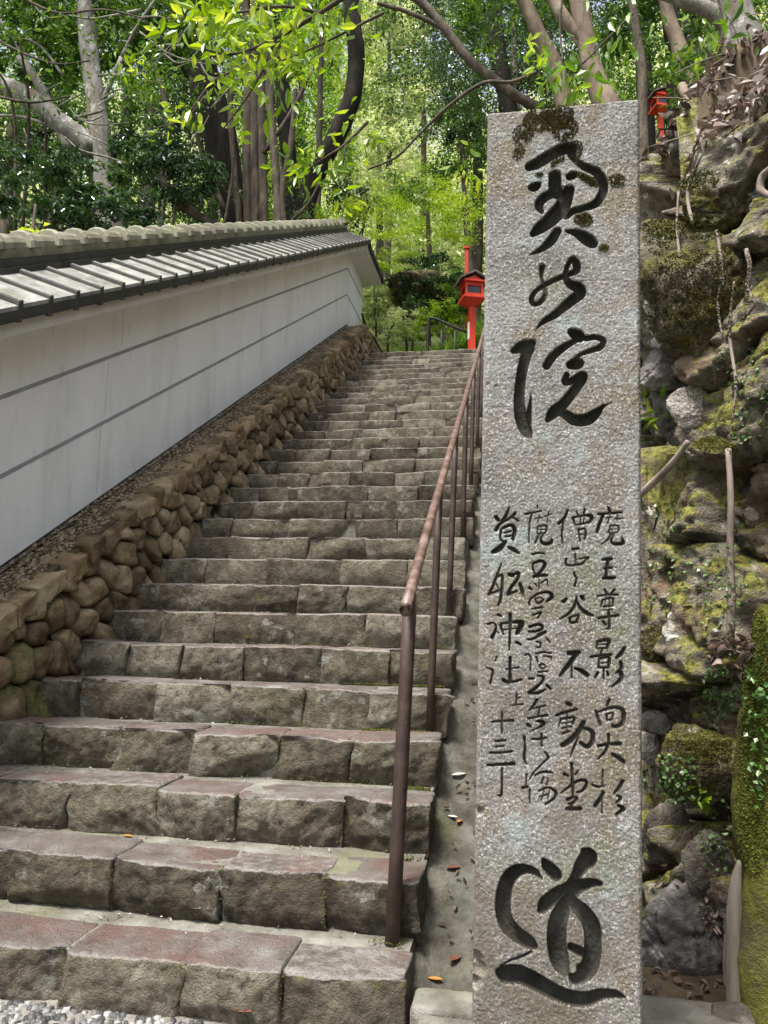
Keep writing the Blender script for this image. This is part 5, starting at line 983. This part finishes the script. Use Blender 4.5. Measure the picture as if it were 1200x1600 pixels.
V, F = rock_mesh((1.15, .9, .42), 41, 5, 12, 0.08); c = at(668, 463, 15.4); ct, st = math.cos(-0.28), math.sin(-0.28); V = np.column_stack([V[:, 0] * ct - V[:, 2] * st, V[:, 1], V[:, 0] * st + V[:, 2] * ct])
tag(obj('rock', V + c, F, MAT['mossrock']), 'dark boulder jutting out over the bright grassy bank', 'rock')
for k, (x, y, Y, lf, lb) in enumerate(((600, 520, 13.9, 'leaf_pale', 'low bright ferny shrub just past the wall end'), (640, 505, 14.3, 'leaf_pale', 'yellow-green ferny shrub under the dark boulder'), (690, 495, 14.0, 'leaf_yellow', 'feathery green shrub behind the black handrail'), (715, 470, 14.4, 'leaf_mid', 'green shrub beside the red lantern post'), (585, 465, 15.5, 'leaf_pale', 'pale sunlit shrub at the far corner of the white wall'))):
    shrub(x, y, Y, [B(x, y, Y, .5, .45, .32, 1500, 26, .1), B(x - 20, y + 22, Y - .1, .4, .3, .2, 700, 16, .1)], 0.075, lf, lb, 70 + k, stems=2, asp=0.25, droop=0.1)  # pale leaf colours stand for sunlight that the trees overhead block
r = np.random.default_rng(51); P = []
bank = []
for q in range(26000):                                                # fine grass on the bank
    y = r.uniform(13.6, 19); x = r.uniform(-4.2, 0.4); bank.append((x, y))
bank = np.array(bank); hz = ZL + 0.2 + np.clip(bank[:, 1] - 14.0, 0, None) * 0.42 + 0.5 * np.clip(bank[:, 0] + 1.9, 0, 1.5); P = np.column_stack([bank, hz + 0.12 * vnoise(np.column_stack([bank * 1.5, 0 * hz]), 4)])
# mound that carries the grass
mx, my = np.meshgrid(np.linspace(-4.4, 0.8, 30), np.linspace(13.4, 19.4, 34), indexing='ij'); mz = ZL + 0.2 + np.clip(my - 14.0, 0, None) * 0.42 + 0.5 * np.clip(mx + 1.9, 0, 1.5) - 0.15 - 0.6 * (my < 13.6)
a_ = np.array([[i * 34 + j, (i + 1) * 34 + j, (i + 1) * 34 + j + 1, i * 34 + j + 1] for i in range(29) for j in range(33)])
tag(obj('grassy_bank', np.column_stack([mx.ravel(), my.ravel(), mz.ravel()]), a_, MAT['ground'], None, (-1.8, 16, ZL)), kind='structure')
V, F = leaf_cloud(P, 0.34, r, droop=-0.75, asp=0.07, up=0.2, fold=0.1); tag(obj('grass', V, F, MAT['grass'], None, (-1.8, 16, ZL), False), kind='stuff')
# right: trunks above the pillar
tree('long bare grey limb slanting down to the top of the pillar', [[(850, 175, 14, 9), (800, 145, 14, 9), (740, 100, 13, 9), (695, 45, 12, 9), (660, 5, 11, 9), (610, -30, 9, 9)]], 9.0, 'bark_brown', (), seed=41, branches=[[(695, 45, 7), (640, 20, 6), (590, 5, 5)]])
tree('smooth tan trunk leaning left behind the pillar top', [[(885, 180, 26), (868, 110, 24), (845, 60, 20), (818, 0, 17), (800, -40, 15)]], 8.5, 'bark_tan', [B(820, -10, 8.8, 1.0, .9, .6, 1800, 30)], 0.09, 'leaf_mid', seed=42)
tree('thick tan trunk forking behind the right side of the pillar top', [[(955, 180, 36), (930, 120, 27), (915, 60, 24), (905, 0, 24), (900, -50, 22)]], 8.0, 'bark_tan', [B(960, 0, 8.6, .9, .8, .6, 1800, 30)], 0.09, 'leaf_mid', seed=43, branches=[[(918, 75, 16), (880, 25, 16), (855, -20, 14)]])
tree('thin grey stem rising from behind the right corner of the pillar', [[(1004, 180, 13), (1003, 110, 12), (993, 40, 10), (983, -30, 9)]], 5.2, 'bark_brown', (), seed=44)
tree('slender curving tan trunk at the edge of the leaf slope', [[(1090, 150, 34, 8), (1072, 110, 22, 8), (1060, 70, 20, 8), (1045, 30, 16, 8), (1032, -30, 15, 8)]], 8.0, 'bark_tan', [B(1040, -20, 8.4, .8, .7, .5, 900, 20)], 0.09, 'leaf_mid', seed=45)
tree('dark trunk in shade behind the curving tan trunk', [[(1058, 165, 24, 9), (1056, 100, 24, 9), (1050, 40, 22, 9), (1046, -30, 20, 9)], [(1100, 150, 24, 9.4), (1085, 80, 22, 9.4), (1080, -30, 20, 9.4)]], 9.0, 'bark_dark', (), seed=46)
tree('stout pale mottled trunk with a side bough at the upper right corner', [[(1182, 110, 70, 6.5), (1160, 60, 46, 6.5), (1146, 20, 42, 6.5), (1138, -40, 40, 6.5)]], 6.5, 'bark_grey', (), seed=47, branches=[[(1160, 62, 30), (1125, 28, 22), (1090, 10, 18), (1050, -5, 16), (1010, -20, 14)]])
bough('thin arching twig reaching across to the pillar with small fresh leaves', [[(838, 113, 6), (800, 128, 5), (755, 130, 5), (705, 163, 5), (660, 205, 4), (620, 245, 4), (575, 265, 2.5)], [(705, 163, 3), (680, 190, 2), (660, 230, 2)]], 6.5, [(845, 85, 16), (850, 110, 12), (735, 270, 10), (745, 285, 8), (725, 265, 7), (620, 250, 4)], 0.11, 'leaf_yellow', 61, spread=0.09)
bough('leafy twigs hanging in front of the trunks above the pillar', [[(990, 20, 3), (950, 60, 3), (910, 100, 2)], [(880, -10, 3), (875, 40, 3), (880, 100, 2)]], 4.6, [(870, 75, 14), (905, 110, 16), (880, 125, 14), (935, 140, 10), (960, 100, 8), (920, 90, 8), (990, 60, 8), (850, 120, 10), (975, 30, 10)], 0.095, 'leaf_fresh', 62, spread=0.09)
bough('few broad green leaves in front of the stout pale trunk', [[(1120, -10, 3), (1130, 40, 2.5), (1120, 90, 2)]], 4.2, [(1080, 30, 4), (1130, 45, 7), (1150, 15, 6), (1105, 65, 7), (1160, 40, 3)], 0.10, 'leaf_fresh', 63, spread=0.07)
tree('dense dark evergreen behind the trunks above the pillar', [[(812, 330, 30, 13), (800, 200, 26, 13), (775, 60, 22, 13), (772, -60, 18, 13)]], 13, 'bark_dark',
     [B(760, 90, 13, 1.8, 1.3, 1.2, 6200, 70, .09), B(735, 185, 13.5, .6, .6, .8, 1600, 26, .09), B(880, 60, 12.5, 1.5, 1.2, 1.0, 5000, 50, .09), B(730, 30, 14, .8, .8, .7, 1800, 28, .09)], 0.075, 'leaf_dark', seed=48)
tree('mid green tree behind the curving tan trunk and the small lantern', [[(1010, 200, 22, 16.5), (1005, 100, 20, 16.5), (1000, -40, 18, 16.5)]], 16.5, 'bark_dark', [B(1000, 100, 16.5, 2.4, 1.6, 1.6, 6000, 60, .09), B(1120, 40, 15, 2.0, 1.4, 1.1, 3600, 46, .09), B(1015, 210, 17.5, 1.0, .8, .8, 1600, 20, .09)], 0.1, 'leaf_mid', seed=49)
shrub(1120, 85, 7.4, [B(1115, 75, 7.4, .45, .4, .3, 420, 16, .16), B(1060, 120, 7.8, .3, .3, .25, 200, 10, .16)], 0.085, 'leaf_mid', 'leafy undergrowth at the base of the stout pale trunk', 64)
# more woods, one tree after another, going up the slope behind
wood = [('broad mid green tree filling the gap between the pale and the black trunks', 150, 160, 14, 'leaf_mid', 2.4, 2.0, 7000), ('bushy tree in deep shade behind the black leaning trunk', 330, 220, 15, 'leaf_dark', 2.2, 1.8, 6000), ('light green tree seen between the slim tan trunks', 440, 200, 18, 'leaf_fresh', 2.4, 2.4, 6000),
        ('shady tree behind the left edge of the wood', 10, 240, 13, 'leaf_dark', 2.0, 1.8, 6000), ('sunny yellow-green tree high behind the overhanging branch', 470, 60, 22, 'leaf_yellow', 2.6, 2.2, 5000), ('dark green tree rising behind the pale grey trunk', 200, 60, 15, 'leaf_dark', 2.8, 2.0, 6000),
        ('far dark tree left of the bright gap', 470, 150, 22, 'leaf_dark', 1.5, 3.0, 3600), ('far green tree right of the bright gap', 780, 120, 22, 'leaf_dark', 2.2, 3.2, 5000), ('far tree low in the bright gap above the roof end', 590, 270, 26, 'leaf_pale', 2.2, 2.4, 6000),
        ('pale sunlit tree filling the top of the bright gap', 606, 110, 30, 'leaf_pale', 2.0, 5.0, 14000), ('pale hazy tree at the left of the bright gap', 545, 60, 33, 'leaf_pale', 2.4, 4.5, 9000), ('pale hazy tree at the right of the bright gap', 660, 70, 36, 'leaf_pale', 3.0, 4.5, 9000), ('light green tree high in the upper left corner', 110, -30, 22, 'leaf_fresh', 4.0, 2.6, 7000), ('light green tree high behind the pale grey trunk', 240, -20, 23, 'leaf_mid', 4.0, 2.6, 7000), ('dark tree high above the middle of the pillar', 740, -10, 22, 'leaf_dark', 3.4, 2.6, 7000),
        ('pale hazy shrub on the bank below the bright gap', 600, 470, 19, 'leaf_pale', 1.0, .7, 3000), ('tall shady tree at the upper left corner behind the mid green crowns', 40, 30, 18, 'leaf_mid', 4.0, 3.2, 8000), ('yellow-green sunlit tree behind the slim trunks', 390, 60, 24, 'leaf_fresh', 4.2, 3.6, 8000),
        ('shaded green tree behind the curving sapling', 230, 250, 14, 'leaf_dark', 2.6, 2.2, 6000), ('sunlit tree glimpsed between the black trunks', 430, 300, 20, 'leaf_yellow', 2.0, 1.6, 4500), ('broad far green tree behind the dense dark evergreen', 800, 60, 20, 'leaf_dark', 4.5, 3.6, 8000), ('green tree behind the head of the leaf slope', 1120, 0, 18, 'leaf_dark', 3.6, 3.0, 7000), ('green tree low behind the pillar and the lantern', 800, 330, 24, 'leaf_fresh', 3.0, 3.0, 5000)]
for k, (lb, x, y, Y, lf, rx, rz, n) in enumerate(wood):
    c = at(x, y, Y); g = float(H(c[0], c[1])) - 0.2; t = thing('tree', (c[0], c[1], g), lb, 'tree')
    V, F = tube([(c[0], c[1], g), (c[0] + .15, c[1], (g + c[2]) / 2), (c[0], c[1], c[2] + rz * .6)], [0.2, 0.16, 0.05], 8, 4, 0.1, k); obj('trunk', V, F, MAT['bark_brown'], t, WO[t.name])
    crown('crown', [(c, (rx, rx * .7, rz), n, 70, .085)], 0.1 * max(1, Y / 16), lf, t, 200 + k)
# far wooded hillside: one mass of foliage on the slope
r = np.random.default_rng(77); P = []
for q in range(760):
    y = r.uniform(31, 75); x = r.uniform(-0.85, 0.62) * y; g = float(H(x, y)); rad = r.uniform(1.6, 3.2); n = int(170 * (1 if y < 50 else 0.7))
    d = r.normal(0, 1, (n, 3)); d /= np.linalg.norm(d, axis=1)[:, None]; P.append(np.array([x, y, g + rad * r.uniform(0.8, 1.6)]) + d * rad * [1, 1, 1.25] * r.uniform(0.6, 1, (n, 1)))
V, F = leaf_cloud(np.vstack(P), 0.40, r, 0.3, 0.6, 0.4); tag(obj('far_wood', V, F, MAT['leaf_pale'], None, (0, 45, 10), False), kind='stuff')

# ------------------------------------------------------------------ small growth and dead leaves
r = np.random.default_rng(91)
sel = np.flatnonzero((HH > np.repeat(hb1, n_h) + 0.0) & (HH < np.repeat(hb2, n_h) + 0.5) & (CP[:, 1] > 2.2) & (CP[:, 1] < 5.2))
P = CPD[r.choice(sel, 9500)] + r.normal(0, 0.025, (9500, 3)) + [0, 0, 0.012]
V, F = leaf_cloud(P, 0.062, r, 0.5, 0.38, 0.45, 0.45, True, 0.3); tag(obj('leaf_litter', V, F, MAT['litter'], cf, WO[cf.name], False), kind='stuff')
V = []; F = []; nv_ = 0
for q in range(260):                                                  # twigs through the litter
    p = CPD[r.choice(sel)]; d = r.normal(0, 1, 3) * [1, 1, 0.6]; d[2] -= 0.3; d /= np.linalg.norm(d); L = r.uniform(0.12, 0.4)
    v, f = tube([p + [0, 0, .02], p + d * L * .5 + r.normal(0, .02, 3) + [0, 0, .03], p + d * L + [0, 0, .02]], [0.004, 0.0035, 0.002], 5, 3); V.append(v); F += [[i + nv_ for i in ff] for ff in f]; nv_ += len(v)
tag(obj('twigs', np.vstack(V), F, MAT['stick'], cf, WO[cf.name]), kind='stuff')
deps = None
def on_bank(x, y, lift=0.0):
    """nearest built surface of the bank or its rocks along the sight line"""
    d = (x - 600) * RI - (y - 800) * UP + 1200 * FW; d = d / np.linalg.norm(d)
    ok, loc, nm, idx, ob, mw = scene.ray_cast(dg, Vector(CAM + d * 2.75), Vector(d), distance=4.0)
    return (np.array(loc) + np.array(nm) * lift, np.array(nm)) if ok else (cliff_hit(x, y, 0.1), CN)
bpy.context.view_layer.update(); dg = bpy.context.evaluated_depsgraph_get()
def vine(cx, cy, rx, ry, n, size, label=None, m='leaf_vine', parent=None, name='vine', **kw):
    P = []
    for q in range(n):
        a, k = r.uniform(0, 6.283), r.random() ** 0.6; p, nm = on_bank(cx + rx * k * math.cos(a), cy + ry * k * math.sin(a), 0.008); P.append(p + r.normal(0, 0.004, 3))
    V, F = leaf_cloud(np.array(P), size, r, **{**dict(droop=0.5, asp=0.85, up=0.3, fold=0.1), **kw})
    V = V + [-0.006, -0.006, 0]
    return V, F
for cx, cy, rx, ry, n, sz, lb in ((1125, 1088, 34, 46, 330, 0.022, 'thick clump of small round vine leaves below the dry leaf pocket'), (1168, 620, 36, 80, 170, 0.02, 'sparse small vine leaves on the rock face near the right edge'), (1130, 910, 48, 70, 190, 0.018, 'tiny pale vine leaves around the upright stick'),
                                 (1040, 890, 40, 70, 200, 0.018, 'tiny vine leaves on the rock face beside the middle of the pillar'), (1045, 1215, 46, 40, 130, 0.02, 'creeping vine leaves across the mossy mound'), (1120, 1300, 30, 60, 70, 0.022, 'few trailing vine leaves beside the dark angular rock'),
                                 (1185, 1140, 18, 120, 110, 0.022, 'small vine leaves on the bright moss-covered trunk'), (1035, 800, 34, 40, 90, 0.018, 'small vine leaves under the fallen diagonal stick'), (1150, 560, 40, 40, 60, 0.016, 'scattered tiny leaves below the big dark mossy block')):
    V, F = vine(cx, cy, rx, ry, n, sz); tag(obj('vine', V, F, MAT['leaf_vine'], None, None, False), lb, 'vine')
def mosspatch(areas, m, parent, name='moss'):
    V = []; F = []
    for cx, cy, rx, ry, n, s in areas:
        s = s * 0.6
        for q in range(int(n * 1.8)):
            a, k = r.uniform(0, 6.283), r.random() ** 0.6; p, nm = on_bank(cx + rx * k * math.cos(a), cy + ry * k * math.sin(a), 0.0); b = len(V); ss_ = s * r.uniform(0.5, 1.2)
            t1 = np.cross(nm, r.normal(0, 1, 3)); t1 /= np.linalg.norm(t1) + 1e-9; t2 = np.cross(nm, t1)
            V += [p + t1 * ss_, p - t1 * ss_ * .5 + t2 * ss_ * .85, p - t1 * ss_ * .5 - t2 * ss_ * .85, p + nm * ss_ * r.uniform(.6, 1.5)]; F += [[b, b + 1, b + 3], [b + 1, b + 2, b + 3], [b + 2, b, b + 3]]
    return tag(obj(name, V, F, MAT[m], parent, WO[parent.name] if parent else None, False), kind='stuff')
mosspatch([(1075, 355, 80, 20, 900, .007), (1030, 370, 26, 30, 350, .007), (1080, 275, 50, 22, 700, .007), (1020, 285, 20, 12, 150, .007), (1115, 690, 36, 14, 350, .006), (1095, 600, 26, 30, 260, .006), (1165, 690, 36, 26, 300, .006), (1185, 1100, 26, 150, 1300, .009), (1180, 1260, 30, 110, 900, .009), (1172, 1180, 14, 170, 500, .012), (1050, 935, 60, 16, 400, .006), (1100, 1160, 60, 30, 700, .006), (1085, 1235, 50, 14, 350, .006), (1035, 870, 28, 20, 220, .006), (1160, 1000, 30, 20, 200, .006)], 'brightmoss', cf)
mosspatch([(1085, 470, 85, 80, 2600, .007), (1150, 430, 40, 60, 600, .007), (1040, 1000, 46, 36, 900, .006), (1150, 640, 40, 60, 500, .006), (1105, 1190, 56, 40, 900, .006), (1035, 820, 30, 30, 300, .006), (1180, 800, 26, 80, 500, .006)], 'moss', cf)
def leaves_on_bank(pts, size, m, label, cat='leaves', name='leaf_pile', part='leaf', **kw):
    P = []
    for x, y, n, s in pts:
        for q in range(n): P.append(on_bank(x + r.normal(0, s), y + r.normal(0, s * .7), 0.02)[0])
    kw = {**dict(droop=0.3, asp=0.4, up=0.4, fold=0.4, hexa=True, curl=0.3), **kw}
    if len(P) == 1:
        V, F = leaf_cloud(np.array(P), size, r, **kw); return tag(obj(name, V, F, MAT[m]), label, cat)
    t = thing(name, np.mean(P, axis=0), label, cat)
    for p in P: V, F = leaf_cloud(np.array([p]), size, r, **kw); obj(part, V, F, MAT[m], t, p)
    return t
leaves_on_bank([(1095, 975, 14, 14), (1125, 1010, 28, 18), (1150, 1005, 24, 14), (1135, 1045, 16, 12), (1160, 1030, 16, 12)], 0.052, 'litter', 'pocket of dry curled leaves below the upright stick')
leaves_on_bank([(1020, 1370, 8, 10), (1035, 1385, 8, 10), (1110, 1420, 8, 12), (1050, 1350, 6, 8), (1105, 1440, 10, 10)], 0.036, 'litter', 'dead leaves and bits between the dark rock and the cracked boulder')
leaves_on_bank([(1128, 1425, 1, 1)], 0.14, 'white_leaf', 'single bleached leaf hanging beside the wooden post', 'leaf', 'fallen_leaf', droop=1.2)
leaves_on_bank([(1012, 1358, 1, 1)], 0.08, 'brown_leaf', 'purplish brown leaf lodged beside the foot of the pillar', 'leaf', 'fallen_leaf')
leaves_on_bank([(1038, 695, 1, 4)], 0.1, 'brown_leaf', 'brown dead leaf hanging in the dark hollow', 'leaf', 'fallen_leaf', droop=1.2)
leaves_on_bank([(1015, 640, 9, 12), (1025, 655, 4, 6)], 0.095, 'leaf_fresh', 'narrow green leaves growing out of the dark hollow by the pillar', 'plant', 'plant', asp=0.2, droop=0.2)
leaves_on_bank([(1080, 1240, 9, 12), (1100, 1245, 8, 8), (1102, 1262, 6, 5)], 0.04, 'leaf_yellow', 'small bright fern sprig on the lip of the mossy mound', 'fern', 'fern', asp=0.4, droop=0.1)
# moss and debris on the treads
def step_point(x, n, back): return np.array([x, CY + (n - 1) * T + back, n * RS + 0.004])
V = []; F = []
for n, x0, x1, cnt, b0 in ((3, -0.50, -0.36, 420, .22), (4, -0.72, -0.36, 420, .25), (5, -0.9, -0.37, 220, .26), (3, -1.0, -0.6, 60, .28), (4, -1.4, -0.9, 90, .27), (2, -0.46, -0.36, 60, .22), (1, -0.5, -0.37, 40, .25), (6, -1.6, -0.4, 120, .27), (9, -1.5, -1.3, 60, .2)):
    for q in range(cnt):
        p = step_point(r.uniform(x0, x1), n, b0 + abs(r.normal(0, .03))); b = len(V); s = r.uniform(.002, .006)
        V += [p + [s, 0, 0], p + [-s * .5, s, 0], p + [-s * .5, -s, 0], p + r.normal(0, s * .4, 3) + [0, 0, s * r.uniform(.6, 1.6)]]; F += [[b, b + 1, b + 3], [b + 1, b + 2, b + 3], [b + 2, b, b + 3]]
for n in range(1, 6):                                                 # moss in the upright joints
    for jx in joints[n]:
        if jx < -2.3 or r.random() < .25: continue
        for q in range(int(r.uniform(10, 60))):
            z = n * RS - 0.17 * r.random() ** 1.4; p = np.array([jx + r.normal(0, .009), CY + (n - 1) * T + 0.008 + r.normal(0, .008), z]); b = len(V); s = r.uniform(.0018, .0045)
            V += [p + [s, 0, 0], p + [-s * .5, 0, s], p + [-s * .5, 0, -s], p + [0, -s * r.uniform(.6, 1.6), 0]]; F += [[b, b + 1, b + 3], [b + 1, b + 2, b + 3], [b + 2, b, b + 3]]
for q in range(1300):                                                 # and along the foot of the risers, thicker to the right
    n = int(r.integers(2, 12)); x = XR - 0.03 - abs(r.normal(0, .75))
    if x < XL: continue
    if vnoise(np.array([[x * 5, n * 3.7, 1.1]]), 9)[0] < 0.05: continue
    p = step_point(x, n, 0.30 + r.normal(0, .012)); b = len(V); s = r.uniform(.002, .005)
    V += [p + [s, 0, 0], p + [-s * .5, s, 0], p + [-s * .5, -s, 0], p + [0, 0, s * r.uniform(.6, 1.6)]]; F += [[b, b + 1, b + 3], [b + 1, b + 2, b + 3], [b + 2, b, b + 3]]
tag(obj('moss', V, F, MAT['stepmoss'], stairs, WO[stairs.name], False), kind='stuff')
P = []
for q in range(900):
    n = int(r.integers(1, 16)); u = r.random(); x = XL + 0.02 + 0.35 * abs(r.normal()) if u < 0.55 else r.uniform(XL, XR); P.append(step_point(min(x, XR - .03), n, 0.32 - abs(r.normal(0, .05))))
V, F = leaf_cloud(np.array(P), 0.016, r, 0.1, 0.5, 0.8, 0.3); tag(obj('crumbs', V, F, MAT['litter'], stairs, WO[stairs.name], False), kind='stuff')
P = []
for q in range(520):
    y = r.uniform(2.75, 6.5) ; x = -0.30 + 0.38 * r.random() ** 0.55; P.append((x, y, zs(y) - 0.205 - 0.10 * math.exp(-(((x - XR + 0.05) / 0.52 - 0.3) / 0.3) ** 2) + 0.02))
V, F = leaf_cloud(np.array(P), 0.036, r, -0.25, 0.45, 0.7, 0.4, True, 0.3); tag(obj('leaf_litter', V, F, MAT['litter'], None, None, False), kind='stuff')
P = []
for q in range(260): P.append((r.uniform(0.3, 1.5), 2.45 + 0.7 * r.random(), 0.006))
V, F = leaf_cloud(np.array(P), 0.045, r, 0.1, 0.45, 0.8, 0.4, True, 0.3); tag(obj('leaf_litter', V, F, MAT['litter'], None, None, False), kind='stuff')
def one_leaf(p, size, m, label, az, asp=0.45, curl=0.3):
    c, s = math.cos(az), math.sin(az); V = []; us_ = np.linspace(0, 1, 7)
    for u in us_:
        w = size * asp * 0.5 * math.sin(math.pi * min(1, u * 0.96 + 0.02)) ** 0.8
        for sd_ in (-1, 0, 1): V.append((u * size - size / 2, sd_ * w, abs(sd_) * w * 0.5 + curl * size * (u - .5) ** 2))
    V = np.array(V); V = np.column_stack([V[:, 0] * c - V[:, 1] * s, V[:, 0] * s + V[:, 1] * c, V[:, 2]]) + p
    F = [[k * 3 + j, k * 3 + 3 + j, k * 3 + 4 + j, k * 3 + 1 + j] for k in range(6) for j in range(2)]
    return tag(obj('fallen_leaf', V, F, MAT[m]), label, 'leaf')
def hitstep(x, y):
    d = (x - 600) * RI - (y - 800) * UP + 1200 * FW; d = d / np.linalg.norm(d); ok, loc, nm, *_ = scene.ray_cast(dg, Vector(CAM), Vector(d), distance=20.0)
    return np.array(loc) + [0, -0.004, 0.004]
bpy.context.view_layer.update(); dg = bpy.context.evaluated_depsgraph_get()
for x, y, sz, m, az, lb in ((200, 1308, .045, 'orange_leaf', -.2, 'small orange leaf lying on the third step from the bottom'), (376, 1582, .075, 'brown_leaf', -.1, 'brown oval leaf on the pebbled pavement in front of the steps'), (303, 1421, .05, 'white_leaf', 0, 'pale dry leaf at the back of the lowest tread'), (386, 997, .035, 'yellow_leaf', .1, 'tiny yellow leaf on a middle step edge'),
                        (162, 1062, .035, 'orange_leaf', .3, 'tiny orange leaf on the step beside the stone wall'), (717, 1213, .08, 'white_leaf', .8, 'large bleached leaf lying in the drain'), (708, 1358, .06, 'brown_leaf', .5, 'curled brown leaf in the middle of the drain'), (712, 1500, .065, 'brown_leaf', 1.0, 'dark curled leaf at the lower end of the drain'), (680, 1532, .05, 'orange_leaf', 0, 'orange sliver of leaf on the lip of the drain'),
                        (706, 1278, .05, 'white_leaf', -.2, 'thin white leaf in the drain above the curled brown leaf'), (718, 1285, .05, 'orange_leaf', 1.3, 'orange leaf next to the thin white leaf in the drain'), (60, 1130, .05, 'litter', .2, 'dry leaf on the step end by the lowest wall stones'), (90, 1290, .03, 'litter', .4, 'small dry leaf near the left of the third step')):
    one_leaf(hitstep(x, y), sz, m, lb, az)
